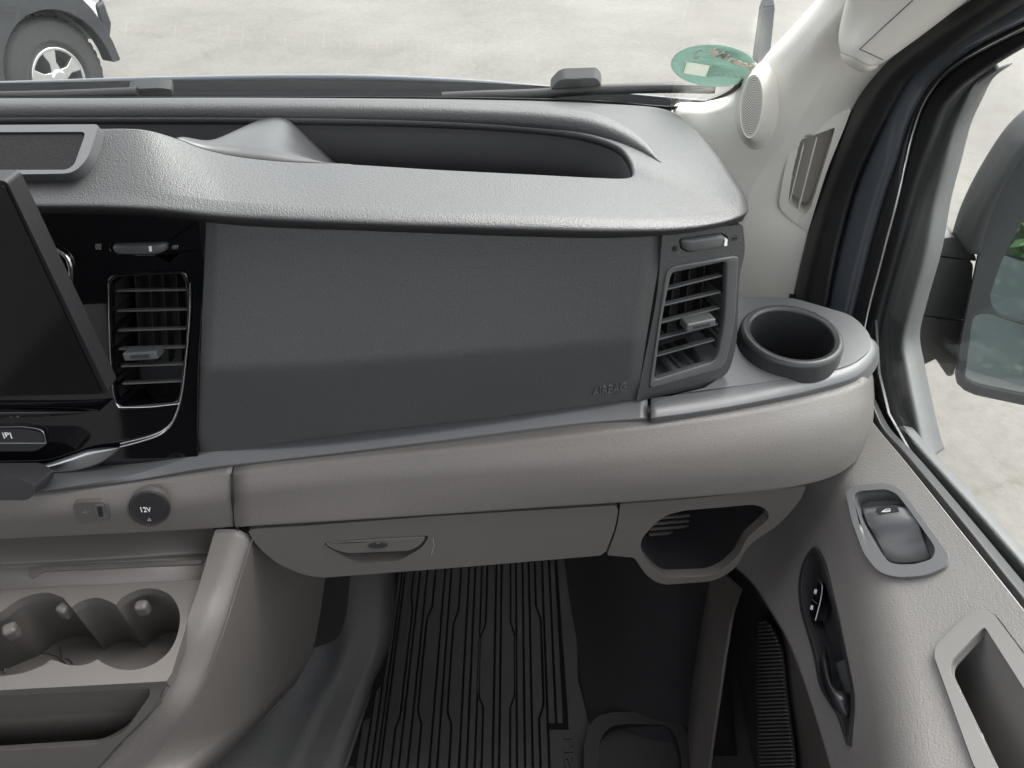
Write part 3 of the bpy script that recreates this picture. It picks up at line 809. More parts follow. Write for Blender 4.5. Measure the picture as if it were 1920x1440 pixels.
# pull: recess with a sloping floor, paddle and lock above
hs_up = [(620, 1018), (700, 1011), (796, 1006), (770, 1022), (760, 1024), (740, 1026), (680, 1030), (650, 1028)]
hl = [PG.hit(*p) for p in hs]
deep = [PG.hit(*p, -0.022) for p in rnd([(612, 1014), (700, 1006), (800, 1000), (780, 1012), (765, 1018), (745, 1022), (680, 1026), (640, 1020)], [6, 0, 6, 10, 10, 6, 8, 20])]
ringloft('pull_recess', [[p + PG.n * 0.0002 for p in hl], deep], M_TAUPES, gbx, n=64, rad=.001, cap_last=True)
pdl = rnd([(610, 1018), (700, 1010), (800, 1005), (786, 1022), (768, 1030), (655, 1035), (632, 1030)], [4, 0, 8, 10, 10, 12, 10])
pd = plate('handle', pdl, PG, 0.002, -0.006, M_TAUPES, gbx, bevel=0.0018, segs=3)
lk = plate('lock_cylinder', ell(709, 1019, 18, 5.5, -3), PG, 0.0035, 0.001, M_SMOOTH, pd, bevel=0.0006)
PGl = PG.shifted(0.0037)
icon('keyhole', PGl, [((706, 1018.5), (712, 1018))], M_ICONL, lk, w=.0008)
icon('scuff', PG.shifted(.0004), [((812, 1010), (814, 1022)), ((814, 1022), (809, 1040))], mat('scuff', (.45, .43, .40), .6, vary=0), gbx, w=.0004)
# dark seam behind the door
plate('glovebox_frame', [(455, 994), (1170, 942), (1168, 990), (1146, 1040), (600, 1070), (500, 1040)], PG, -0.012, -0.016, M_DARK, dash, bevel=0)

# --- lower right panel with the hanging pocket
PP = Plane(W(1160, 948, Y=.474), W(1500, 914, Y=.492), W(1150, 1035, Y=.462))
po = rnd([(1163, 946), (1300, 935), (1512, 911), (1500, 940), (1460, 985), (1420, 1010), (1398, 1030), (1380, 1066), (1340, 1090), (1240, 1097), (1212, 1080), (1190, 1046), (1138, 1041), (1157, 990)], [0, 0, 6, 20, 30, 10, 10, 20, 20, 20, 20, 6, 4, 20])
ph = rnd([(1203, 1010), (1225, 985), (1248, 966), (1285, 957), (1415, 946), (1438, 955), (1443, 972), (1400, 1010), (1386, 1040), (1360, 1066), (1330, 1080), (1245, 1083), (1218, 1060), (1200, 1030)], [10, 10, 16, 10, 16, 10, 10, 10, 10, 14, 14, 14, 14, 10])
pkt = plate('pocket_panel', po, PP, 0.0, -0.012, M_TAUPES, dash, holes=[ph], bevel=0.003, segs=3)
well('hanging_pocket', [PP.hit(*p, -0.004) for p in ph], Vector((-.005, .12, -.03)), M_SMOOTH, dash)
wp = [PP.hit(x, y, -0.05) for x, y in ((1205, 990), (1310, 950), (1305, 1020), (1215, 1035))]
for i in range(6):
    t = i / 6
    a = W(1222 - i * 1.5, 972 + i * 10, Y=.525); b = W(1292 - i * 1.2, 966 + i * 10, Y=.555)
    bar('pocket_rib', a, b, Vector((0, -1, .3)), .004, .004, M_TAUPES, dash, bevel=.001)
tube('pocket_ledge', spl([W(1200, 1037, Y=.53), W(1240, 1042, Y=.535), W(1280, 1038, Y=.55), W(1308, 1022, Y=.575)], 6), .0012, M_TAUPES, dash, n=6)

# ================================================================== CENTRE CONSOLE
con = thing('centre_console', 'taupe centre console with cup holders and open bin beside the footwell', 'console', (-0.45, 0.4, 0.85))
ci = [((402, 992), .609), ((374, 1090), .640), ((348, 1165), .655), ((318, 1270), .690), ((284, 1328), .715), ((214, 1400), .760), ((160, 1460), .80)]
cr = [((446, 992), .606), ((410, 1095), .637), ((385, 1165), .652), ((352, 1250), .686), ((318, 1318), .711), ((252, 1400), .756), ((190, 1470), .80)]
cf = [((472, 1006), .618), ((440, 1110), .650), ((418, 1180), .668), ((388, 1262), .700), ((345, 1335), .727), ((285, 1410), .772), ((225, 1475), .81)]
cb = [((612, 1080), .90), ((600, 1160), .97), ((586, 1216), 1.02), ((525, 1286), .955), ((450, 1362), .88), ((385, 1420), .83), ((330, 1470), .80)]
Ci, Cr, Cf, Cb = [spl([W(x, y, D=d) for (x, y), d in r], 6) for r in (ci, cr, cf, cb)]
loft('console_side', [[p + Vector((-.002, .0, -.02)) for p in Ci], Ci, Cr, Cf, Cb, [p + Vector((-.02, .0, -.06)) for p in Cb]], M_TAUPE, con, rad=[0, .002, .007, .012, .02, 0], k=6, thick=.003)
tube('console_seam', [p + Vector((0.001, -.001, .0005)) for p in spl([W(x, y, D=d) for (x, y), d in [((473, 1008), .6185), ((441, 1111), .6505), ((419, 1181), .6685), ((389, 1263), .7005)]], 6)], .0005, M_TAUPES, con, n=6)
# recessed back wall, step, ledge
b0 = [W(-420, 1026, D=.640), W(150, 1000, D=.640), W(402, 987, D=.640)]
b1 = [W(-420, 1078, D=.647), W(150, 1050, D=.647), W(392, 1036, D=.647)]
b2 = [W(-420, 1084, D=.653), W(150, 1056, D=.653), W(390, 1043, D=.653)]
b3 = [W(-420, 1128, D=.6555), W(150, 1100, D=.6555), W(378, 1088, D=.6555)]
loft('console_back', [[p + Vector((0, .03, .03)) for p in b0], b0, b1, b2, b3], M_TAUPES, con, rad=[0, .004, .002, .002, 0], thick=.002)
pb_ = PN(W(200, 1075, D=.653), Vector((0, -.05, 1)))
plate('card_slot_edge', rnd([(52, 1074), (70, 1064), (380, 1051), (378, 1058), (80, 1072), (60, 1086)], [8, 8, 3, 3, 6, 6]), pb_, .0015, -.003, M_TAUPES, con, bevel=.0008)
LD = .655
PLG = PN(W(150, 1180, D=LD), Vector((0, 0, 1)))
hole = sp2([(-140, 1210), (-80, 1180), (-30, 1160), (0, 1148), (40, 1122), (88, 1111), (118, 1120)], 5, False) + [(134, 1139)] + sp2([(140, 1134), (160, 1124), (185, 1121), (205, 1127)], 5, False) + [(217, 1134)] + \
       sp2([(228, 1121), (252, 1108), (285, 1103), (318, 1115), (336, 1145), (334, 1185), (318, 1220), (290, 1244), (252, 1256), (222, 1255), (198, 1246)], 5, False) + [(182, 1236)] + \
       sp2([(170, 1243), (150, 1248), (125, 1246), (108, 1240)], 5, False) + [(96, 1237)] + sp2([(80, 1248), (50, 1260), (0, 1268), (-60, 1270), (-140, 1262)], 5, False) 
ledge_o = [(-450, 1130), (378, 1087), (352, 1165), (322, 1262), (312, 1277), (283, 1279), (-450, 1318)]
plate('cup_ledge', ledge_o, PLG, 0.0, -.012, M_TAUPES, con, holes=[hole], bevel=.002, segs=3)
well('cup_well', [PLG.hit(*p, -.003) for p in hole], Vector((0, 0, -.09)), M_TAUPES, con)
PF = PLG.shifted(-.0775)
for (x, y, r) in ((90, 1262, 88), (262, 1240, 66)):
    pass
def wbox(name, c, sx, sy, sz, rot, m, parent, bevel=.002):
    Rm = Matrix.Rotation(rot, 3, 'Z'); v = []
    for z in (-1, 1):
        for x, y in ((-1, -1), (1, -1), (1, 1), (-1, 1)): v.append(c + Rm @ Vector((x * sx / 2, y * sy / 2, z * sz / 2)))
    return mesh_obj(name, v, [(3, 2, 1, 0), (4, 5, 6, 7), (0, 1, 5, 4), (1, 2, 6, 5), (2, 3, 7, 6), (3, 0, 4, 7)], m, parent, bevel=bevel)
wbox('cup_clip', W(22, 1184, D=LD + .020), .014, .014, .018, .5, M_TAUPES, con, .0045)
wbox('cup_clip', W(124, 1144, D=LD + .018), .014, .014, .018, -.4, M_TAUPES, con, .0045)
wbox('cup_clip', W(268, 1140, D=LD + .018), .014, .012, .018, .1, M_TAUPES, con, .0045)
# floor rings of the cup wells
tube('cup_floor_ring', [W(70 + 62 * math.cos(a), 1262 + 40 * math.sin(a), D=LD + .0915) for a in [i * math.pi / 10 + math.pi for i in range(11)]], .0012, M_TAUPES, con, n=6)
icon('cup_floor_mark', PLG.shifted(-.0925), [((112, 1212), (116, 1236)), ((116, 1236), (112, 1248)), ((116, 1236), (128, 1236)), ((128, 1236), (137, 1246))], M_ICON, con, w=.0008)
# lower bin
pA, pBq, pCq = W(-90, 1298, D=.662), W(310, 1278, D=.662), W(100, 1440, D=.775)
PBN = Plane(pA, pBq, pCq)
bin_h = rnd([(-160, 1309), (262, 1283), (281, 1290), (281, 1304), (236, 1370), (190, 1396), (-160, 1418)], [0, 10, 8, 10, 14, 20, 0])
bin_o = [(-460, 1320), (312, 1278), (318, 1275), (284, 1332), (214, 1404), (160, 1466), (-460, 1510)]
plate('bin_frame', bin_o, PBN, 0.0, -.006, M_TAUPES, con, holes=[bin_h], bevel=.002, segs=3)
well('open_bin', [PBN.hit(*p, -.002) for p in bin_h], Vector((0, .012, -.075)), M_TAUPES, con)
for i, yy in enumerate((1378, 1388, 1398)):
    tube('bin_rib', [W(-60, yy + 6, D=.80 + i * .006), W(225 - i * 14, yy - 4, D=.80 + i * .006)], .0012, M_TAUPES, con, n=6)

# ================================================================== FOOTWELL: carpet shapes, mat
# left side of the footwell: grey moulded carpet beside the console
sd0 = [W(590, 1050, D=.97), W(584, 1216, D=1.04), W(500, 1330, D=1.06), W(330, 1470, D=1.02)]
sd1 = [W(655, 1050, D=1.04), W(648, 1215, D=1.11), W(600, 1330, D=1.135), W(540, 1470, D=1.14)]
sd2 = [W(724, 1050, D=1.09), W(716, 1195, D=1.115), W(676, 1290, D=1.13), W(600, 1470, D=1.14)]
sd3 = [W(744, 1050, D=1.148), W(736, 1200, D=1.148), W(694, 1300, D=1.149), W(634, 1470, D=1.149)]
fc = loft('footwell_lining', [spl(r, 8) for r in (sd0, sd1, sd2, sd3)], M_FLOOR, None, rad=.02, k=6, thick=.004)
PLN = Plane(surf(fc, 600, 1100), surf(fc, 640, 1120), surf(fc, 600, 1200))
lrec = plate('gap_shade_plate', rnd([(570, 1060), (652, 1070), (645, 1150), (632, 1190), (620, 1203), (580, 1216)], [0, 6, 20, 20, 14, 4]), PLN, .006, -.002, M_DARK, fc, bevel=.001)  # flat black plate; the shade of an opening is put into its colour
tag(fc, 'dark grey moulded lining between console and ribbed mat', 'lining')
# wheel-arch hump, black carpet, right of the mat
hm = []
for i in range(15):
    t = i / 14
    row = []
    for j in range(15):
        u = j / 14
        x = .105 + u * .24; y = .42 + t * .50
        h = .20 * math.sin(min(1, u * 1.25) * math.pi * .55) ** 1.4 * (math.sin(min(1, t * 1.6) * math.pi / 2)) ** 1.1
        row.append(Vector((x - .03 * t, y, 2 - 1.155 + h)))
    hm.append(row)
hp = loft('wheel_arch_cover', hm, M_CARPET, None, rad=0, k=1, thick=.004)
tag(hp, 'black rounded wheel arch hump to the right of the ribbed mat', 'wheel arch')
PFL = PN(Vector((0, 0, 2 - FLOOR_D)), (0, 0, 1))
st_o = rnd([(1092, 1480), (1092, 1400), (1112, 1358), (1150, 1350), (1262, 1352), (1290, 1400), (1300, 1480)], [0, 30, 20, 10, 20, 30, 0])
st_i = rnd([(1116, 1480), (1122, 1400), (1140, 1377), (1170, 1372), (1250, 1374), (1268, 1410), (1276, 1480)], [0, 30, 20, 10, 20, 30, 0])
stp = thing('entry_step_tray', 'black moulded step tray with a rounded rim at the bottom edge', 'step tray', tuple(W(1190, 1440, D=1.15)))
M_STEP = mat('step_black', (.007, .007, .008), .6, spec=.3)
plate('tray_rim', st_o, PFL, .03, .001, M_STEP, stp, holes=[st_i], bevel=.006, segs=3)
plate('tray_base', st_i, PFL, .012, .001, M_STEP, stp, bevel=.001)

# ribbed rubber mat
matt = thing('floor_mat', 'black ribbed rubber floor mat in the passenger footwell', 'floor mat', tuple(W(880, 1300, D=1.15)))
m_out = rnd([(742, 1040), (1076, 1040), (1084, 1280), (1102, 1350), (1096, 1400), (1096, 1500), (620, 1500), (652, 1440), (700, 1290), (735, 1130)], [0, 0, 30, 20, 10, 0, 0, 20, 30, 10])
plate('mat_base', m_out, PFL, .004, .0005, mat('mat_groove_shade', (.0025, .0025, .003), .8, spec=.1), matt, bevel=.001)  # darker than the rib rubber: groove shade put into the colour
gx = [737, 755, 768, 783, 800, 820, 833, 853, 870, 883, 897, 908, 927, 938, 957, 968, 982, 995, 1008, 1023, 1038, 1052]
jog = {1: (6, 1122, 1370), 4: (-9, 1140, 1360), 7: (-9, 1150, 1362), 11: (-10, 1175, 1330), 14: (9, 1170, 1330), 18: (9, 1140, 1350)}
ys = [1044, 1060, 1080, 1100, 1110, 1120, 1130, 1140, 1150, 1160, 1170, 1180, 1190, 1200, 1230, 1260, 1290, 1310, 1320, 1330, 1340, 1350, 1360, 1370, 1380, 1400, 1440, 1500]
def fxy(px, py): return W(px, py, D=FLOOR_D)
X0 = [fxy(x, 1260).x for x in gx]
# the fan of ribs also reaches further left near the viewer
extra = [fxy(x, 1440).x for x in (652, 667, 684, 697, 707, 720)]
lines = sorted(extra)[:5] + X0
nl = len(lines)
def gline(i, y):
    x = lines[i]; k = i - 5
    if k in jog:
        a, y0, y1 = jog[k]
        w = a * 1.16 / FPX
        if y0 < y < y1:
            t = min(1, (y - y0) / 24, (y1 - y) / 24); x += w * t
    return x
def left_lim(py):
    for (a, b) in (((742, 1040), (735, 1120)), ((735, 1120), (715, 1245)), ((715, 1245), (690, 1310)), ((690, 1310), (650, 1440)), ((650, 1440), (630, 1500))):
        if py <= b[1]: t = (py - a[1]) / (b[1] - a[1]); return fxy(a[0] + (b[0] - a[0]) * t + 4, py).x
    return fxy(634, py).x
for i in range(nl - 1):
    L_, R_ = [], []
    for y in ys:
        p = fxy(960, y)
        xl, xr = gline(i, y), gline(i + 1, y)
        if xl < left_lim(y) - .002: continue
        if i >= nl - 3 and y > 1364: continue
        gapw = .0016
        L_.append(Vector((xl + gapw, p.y, p.z + .0075))); R_.append(Vector((xr - gapw, p.y, p.z + .0075)))
    if len(L_) < 2: continue
    # clipped upper end
    L_[0] = L_[0].lerp(L_[1], .5) if len(L_) > 2 else L_[0]
    V = L_ + R_; n = len(L_)
    top_f = [(j, j + 1, n + j + 1, n + j) for j in range(n - 1)]
    V2 = V + [v - Vector((0, 0, .004)) for v in V]; m2 = 2 * n
    F = list(top_f)
    for j in range(n - 1):
        F.append((j, j + m2, j + 1 + m2, j + 1)); F.append((n + j, n + j + 1, n + j + 1 + m2, n + j + m2))
    F.append((0, n, n + m2, m2)); F.append((n - 1, n - 1 + m2, 2 * n - 1 + m2, 2 * n - 1))
    mesh_obj('rib', V2, F, M_RUBBER, matt, smooth=False, bevel=.0009, segs=2)
plate('mat_border', [(1043, 1044), (1076, 1044), (1084, 1280), (1102, 1350), (1096, 1400), (1096, 1500), (1033, 1500), (1029, 1371), (1065, 1371), (1058, 1260)], PFL, .0072, .003, M_RUBBER, matt, bevel=.001)
PMAT = PN(Vector((0, 0, 2 - FLOOR_D + .0073)), (0, 0, 1))
text('moulded_lettering', 'TRANSIT', PMAT, (1067, 1620), (1056, 1367), -18, M_RUBBER, matt, lift=.002)

# ================================================================== PILLAR TRIM
pil = thing('pillar_trim', 'beige windscreen pillar trim with oval speaker and slotted side vent', 'pillar trim', tuple(W(1440, 560, Y=.86)))
EX = .40
pr = [  # left (px,py,Y), ridge (px,py,Y), right (px,py)
 ((1600, -60, .74), (1700, -60, .68), (1930, -60)),
 ((1560, 0, .79), (1640, 0, .745), (1822, 0)),
 ((1500, 66, .83), (1585, 80, .79), (1700, 84)),
 ((1452, 116, .86), (1545, 150, .815), (1650, 132)),
 ((1418, 160, .89), (1505, 215, .835), (1606, 190)),
 ((1382, 192, .91), (1470, 265, .85), (1572, 262)),
 ((1330, 207, .935), (1430, 320, .865), (1548, 325)),
 ((1272, 213, .96), (1400, 380, .872), (1527, 383)),
 ((1262, 260, .96), (1395, 430, .875), (1515, 440)),
 ((1275, 400, .95), (1390, 500, .875), (1500, 500)),
 ((1300, 620, .92), (1385, 600, .865), (1478, 600)),
]
PERP = 8
Lr = spl([W(a[0], a[1], Y=a[2]) for a, b, c in pr], PERP)
Mr = spl([W(b[0], b[1], Y=b[2]) for a, b, c in pr], PERP)
Rr = spl([W(c[0], c[1], X=EX) for a, b, c in pr], PERP)
Lm = [a.lerp(b, .5) + Vector((-.008, -.012, 0)) for a, b in zip(Lr, Mr)]
panel_p = loft('trim_panel', [[p + Vector((.0, .03, 0)) for p in Lr], Lr, Lm, Mr] + rows_between(Mr, Rr, 14) + [Rr, [p + Vector((0.01, .012, 0)) for p in Rr]], M_BEIGE, pil, rad=[0, .006, .03, .05] + [.001] * 14 + [.004, 0], k=4, thick=.003)
# speaker pod: round grille facing across the cab
spc = W(1409, 200, Y=.845)
spn = Vector((-.80, -.60, .10)).normalized()
PSP = PN(spc, spn)
sp_o = ell(1409.5, 199, 22, 62, 5); sp_i = ell(1410, 199.5, 18.5, 57, 5)
sp_r = resample([PSP.hit(*q, -.004) for q in sp_o], 64)
base = []
for i, q in enumerate(resample(ell(1424, 205, 54, 92, 8), 64)):
    h = surf(panel_p, q.x, q.y)
    f = PSP.hit(1409.5 + (q.x - 1424) * .5, 199 + (q.y - 205) * .75, -.03)
    if h is None or (h - f).length > .07: h = f
    base.append(h + Vector((.002, .004, 0)))
def al(loop):   # start every loop at the same side
    return loop
b2 = [a.lerp(b, .5) for a, b in zip(base, sp_r)]
b2 = [m + (Vector((.006, .010, 0)) if True else Vector()) for m in b2]
pod = ringloft('speaker_pod', [base, b2, sp_r, [PSP.hit(*q, .0) for q in scaleo(sp_o, (1409.5, 199), .97)], [PSP.hit(*q, -.002) for q in sp_i]], M_BEIGES, pil, n=64, rad=[0, .03, .004, .002, 0], k=7, sharp=75)
grl = plate('speaker_grille', sp_i, PSP, -.0008, -.004, M_BEIGES, pil, bevel=.0004)
# perforations
bm = bmesh.new()
u_ = Vector((0, 0, 1)) - PSP.n * PSP.n.z; u_.normalize(); v_ = PSP.n.cross(u_)
cc = PSP.hit(1410, 199.5)
e1 = PSP.hit(1410 + 18.5 * math.cos(R(5)), 199.5 + 18.5 * math.sin(R(5))) - cc; e2 = PSP.hit(1410 - 57 * math.sin(R(5)), 199.5 + 57 * math.cos(R(5))) - cc
for ring in range(0, 13):
    rr_ = ring / 13.2; nn = max(1, int(ring * 5.5))
    for k in range(nn):
        a = 2 * math.pi * (k + .5 * (ring % 2)) / nn
        c0 = cc + e1 * (rr_ * math.cos(a)) + e2 * (rr_ * math.sin(a)) - PSP.n * .0004
        vs = [bm.verts.new(c0 + (u_ * math.cos(t * math.pi / 3) + v_ * math.sin(t * math.pi / 3)) * .00062) for t in range(6)]
        bm.faces.new(vs)
bmesh.ops.solidify(bm, geom=bm.faces[:], thickness=.0003)
me = bpy.data.meshes.new('perforation'); bm.to_mesh(me); bm.free(); me.materials.append(mat('perforation_dark', (.16, .155, .14), .8, vary=0))
po_ = link(bpy.data.objects.new('perforation', me), grl); po_['kind'] = 'stuff'
# side vent
PVS = Plane(surf(panel_p, 1466, 385), surf(panel_p, 1512, 415), surf(panel_p, 1560, 250))
PVS = PVS.shifted(.0055)
sv_o = rnd([(1487, 256), (1597, 202), (1585, 235), (1550, 320), (1515, 434), (1484, 412), (1459, 388), (1470, 320)], [24, 6, 10, 30, 4, 10, 14, 40])
sv_h = rnd([(1500, 262), (1566, 238), (1560, 262), (1520, 390), (1508, 404), (1478, 382), (1484, 330)], [8, 5, 20, 10, 8, 8, 30])
cut(panel_p, [sv_h])
svp = plate('side_vent', sv_o, PVS, .001, -.02, M_BEIGES, pil, holes=[sv_h], bevel=.0015, segs=3)
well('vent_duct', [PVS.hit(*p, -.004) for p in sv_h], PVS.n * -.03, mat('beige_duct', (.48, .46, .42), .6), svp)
for (a, b) in (((1532, 252), (1497, 390)), ((1507, 268), (1482, 372))):
    bar('slat', PVS.hit(*a, -.007), PVS.hit(*b, -.007), PVS.n, .014, .0018, M_BEIGES, svp, bevel=.0005)

# grab handle on the pillar
gh = thing('grab_handle', 'beige grab handle with screw cover at the top of the pillar', 'grab handle', tuple(W(1650, 110, Y=.72)))
hc = [((1640, 92), .715, 66), ((1655, 70), .705, 84), ((1680, 35), .69, 92), ((1725, -25), .66, 96), ((1780, -90), .62, 100)]
gl = []
for (x, y), Yv, wpx in hc:
    pass
ga_ = [(1570, 60), (1586, 20), (1590, 0), (1602, -40), (1620, -100)]
h1 = spl([W(1576, 100, Y=.735), W(1572, 78, Y=.735), W(1583, 20, Y=.715), W(1598, -30, Y=.69), (W(1620, -100, Y=.64))], 6)
h2 = spl([W(1600, 108, Y=.705), W(1604, 90, Y=.70), W(1650, 35, Y=.68), W(1700, -30, Y=.655), W(1760, -100, Y=.61)], 6)
h3 = spl([W(1628, 124, Y=.70), W(1640, 110, Y=.695), W(1716, 50, Y=.67), W(1800, -20, Y=.64), W(1880, -100, Y=.60)], 6)
h4 = spl([W(1652, 122, Y=.715), W(1660, 120, Y=.71), W(1745, 60, Y=.69), W(1840, -15, Y=.66), W(1930, -100, Y=.62)], 6)
h0 = [p + Vector((.012, .03, -.005)) for p in h1]
h5 = [p + Vector((.004, .03, -.005)) for p in h4]
loft('handle_body', [h0, h1, h2, h3, h4, h5], M_BEIGES, gh, rad=.018, k=7, thick=.003)
cl = [h0, h1, h2, h3, h4, h5]
ringe = [r[0] for r in cl]
cen = sum(ringe, Vector()) / 6; dirv = (sum((r[0] - r[3] for r in cl), Vector()) / 6).normalized()
endrows = []
for r in cl:
    endrows.append([cen + (r[0] - cen) * math.cos(t * math.pi / 12) + dirv * .014 * math.sin(t * math.pi / 12) for t in range(6, -1, -1)])
loft('handle_end', endrows, M_BEIGES, gh, rad=.018, k=7, thick=0)

hb_o = [o for o in gh.children if o.name.startswith('handle_body')][0]
def on_handle(pts):
    out = [surf(hb_o, x, y, .0002) for x, y in pts]
    return [p for p in out if p is not None]
sm1 = [(1612 + (1712 - 1612) * t / 12, 92 - 92 * t / 12) for t in range(13)]
sm2 = [(1612 + 44 * t / 6, 92 + 20 * t / 6) for t in range(7)]
for sm_ in (sm1, sm2):
    pts_ = on_handle(sm_)
    if len(pts_) > 2: tube('cover_seam', pts_, .0005, M_BEZEL, gh, n=6)

# ================================================================== DOOR FRAME: seal and painted body pillar
dfr = thing('door_frame', 'dark blue-grey painted door frame with black rubber seal beside the pillar', 'door frame', tuple(W(1560, 590, X=.42)))
E0 = [(1940, -75), (1822, 0), (1700, 84), (1650, 130), (1602, 195), (1570, 267), (1548, 325), (1527, 383), (1503, 480), (1484, 575), (1470, 650)]
E1 = [(2040, -60), (1925, 8), (1782, 98), (1713, 145), (1680, 195), (1655, 240), (1630, 290), (1605, 350), (1572, 470), (1548, 590), (1530, 680)]
E2 = [(2060, -40), (1950, 25), (1800, 105), (1738, 160), (1708, 210), (1690, 255), (1675, 305), (1655, 360), (1622, 475), (1592, 600), (1575, 690)]
E3 = [(2080, -30), (1960, 32), (1810, 110), (1760, 150), (1730, 195), (1712, 245), (1698, 300), (1685, 360), (1654, 478), (1622, 610), (1615, 700)]
E4 = [(2110, -10), (1990, 45), (1850, 125), (1795, 165), (1765, 200), (1746, 250), (1726, 305), (1708, 365), (1678, 478), (1643, 610), (1632, 700)]
def rowX(px, X, per=5): return spl([W(x, y, X=X) for x, y in px], per)
R0, R1, R2, R3, R4 = rowX(E0, .398), rowX(E1, .418), rowX(E2, .437), rowX(E3, .446), rowX(E4, .452)
Rm = [a.lerp(b, .45) + Vector((-.008, -.012, 0)) for a, b in zip(R0, R1)]
loft('rubber_seal', [[p + Vector((.01, .02, 0)) for p in R0], R0, Rm, R1, [p + Vector((.01, .02, 0)) for p in R1]], M_SEAL, dfr, rad=.012, k=6, thick=.002)
R1b = [p + Vector((.004, .012, 0)) for p in R1]
loft('painted_pillar', [R1b, [a.lerp(b, .5) + Vector((-.002, -.002, 0)) for a, b in zip(R1b, R2)], R2, [p + Vector((.02, .01, 0)) for p in R2]], M_PAINT, dfr, rad=.01, k=6, thick=.002)

# ================================================================== PASSENGER DOOR
door = thing('passenger_door', 'grey passenger door panel with window switch, handle and storage pockets', 'door', tuple(W(1500, 1440, X=.36)))
R2d = [p + Vector((.006, .004, 0)) for p in R2]
loft('window_seal', [R2d, [a.lerp(b, .5) + Vector((-.004, -.004, 0)) for a, b in zip(R2d, R3)], R3, [p + Vector((.004, .004, 0)) for p in R3]], M_SEAL, door, rad=.006, k=5, thick=.002)
R3d = [p + Vector((.002, 0, 0)) for p in R3]
loft('window_channel', [R3d, [a.lerp(b, .35) + Vector((-.002, -.003, 0)) for a, b in zip(R3d, R4)], R4, [p + Vector((.01, .004, 0)) for p in R4]], M_RUBBER, door, rad=.004, k=4, thick=.002)
tube('bright_strip', [p + Vector((-.003, -.003, 0)) for p in R3d], .0011, M_SATIN, door, n=6)
# grey outer frame / mirror foot panel seen through the glass
F4 = [(1860, 120), (1800, 165), (1768, 205), (1746, 252), (1724, 312), (1706, 372), (1676, 482), (1646, 600), (1640, 660), (1645, 720), (1664, 780), (1690, 830), (1722, 868)]
F5 = [(1862, 132), (1826, 160), (1808, 195), (1786, 245), (1768, 315), (1750, 385), (1733, 482), (1705, 585), (1692, 645), (1700, 700), (1714, 770), (1728, 835), (1737, 866)]
FA, FB = rowX(F4, .470), rowX(F5, .478)
FM = [a.lerp(b, .5) + Vector((.006, .004, 0)) for a, b in zip(FA, FB)]
loft('quarter_panel', [FA, FM, FB, [p + Vector((.03, .02, 0)) for p in FB]], M_QUART, door, rad=.01, k=5, thick=.003)
# glass
gx_ = .457
gpts = [(1700, 846), (1664, 782), (1642, 720), (1636, 660), (1645, 600), (1676, 482), (1706, 372), (1724, 312), (1746, 252), (1768, 205), (1800, 165), (1860, 120), (2000, 40), (2300, -40), (2600, 1900), (2300, 1690), (1920, 1136)]
prism('window_glass', [W(x, y, X=gx_) for x, y in gpts], Vector((.003, 0, 0)), M_GLASS, door, bevel=0)
PGL = PN(Vector((gx_ - .0008, .5, 1.4)), (-1, 0, 0))
for i, (a, b, t) in enumerate((((1700, 790), (1697, 783), 'o'),)):
    tube('glass_print', [PGL.hit(1697 + 6 * math.cos(q) + 2 * math.sin(q) * 2, 788 + 7 * math.sin(q) + 4 * math.cos(q)) for q in [k * math.pi / 8 for k in range(16)]], .0003, M_ICON, door, n=5, closed=True)
icon('glass_print', PGL, [((1686 + i * 2.2, 792 + i * 4), (1694 + i * 3.2 + (i % 3) * 2, 799 + i * 6)) for i in range(8)], M_ICON, door, w=.0007)

# inner panel
P1 = Plane(W(1650, 806, X=.412), W(1920, 1140, X=.418), W(1640, 1080, X=.350))
rowA_px = [(1560, 690), (1605, 748), (1648, 804), (1700, 866), (1800, 990), (1920, 1138), (2080, 1340), (2300, 1620)]
rowC_px = [(1520, 870), (1556, 905), (1592, 962), (1618, 1030), (1650, 1180), (1678, 1380), (1700, 1600), (1710, 1800)]
rowA = [P1.hit(*p) for p in rowA_px]; rowC = [P1.hit(*p) for p in rowC_px]
rowDp = [(1330, 1030, .33), (1372, 1060, .325), (1410, 1095, .32), (1440, 1140, .315), (1482, 1215, .312), (1545, 1400, .310), (1585, 1560, .308), (1640, 1800, .306)]
rowDr = [W(x, y, X=X) for x, y, X in rowDp]
sA_, sC_, sD_ = spl(rowA, 20), spl(rowC, 20), spl(rowDr, 20)
def shrink(row, other, d): return [a + (b - a).normalized() * d for a, b in zip(row, other)]
smC = [fillet_col([a, c, d], .035, 12) for a, c, d in zip(sA_, sC_, sD_)]
mid = [[col[i] for col in smC] for i in range(len(smC[0]))]
inner = loft('inner_panel', [[p + Vector((.006, 0, -.03)) for p in sA_], sA_] + rows_between(mid[0], mid[1], 22) + mid[1:-1] + rows_between(mid[-2], mid[-1], 22) + [sD_, [p + Vector((.045, 0, -.012)) for p in sD_]],
             M_DOOR, door, rad=[0, .004] + [0] * 22 + [0] * (len(mid) - 2) + [0] * 22 + [.006, 0], k=1, thick=.003)
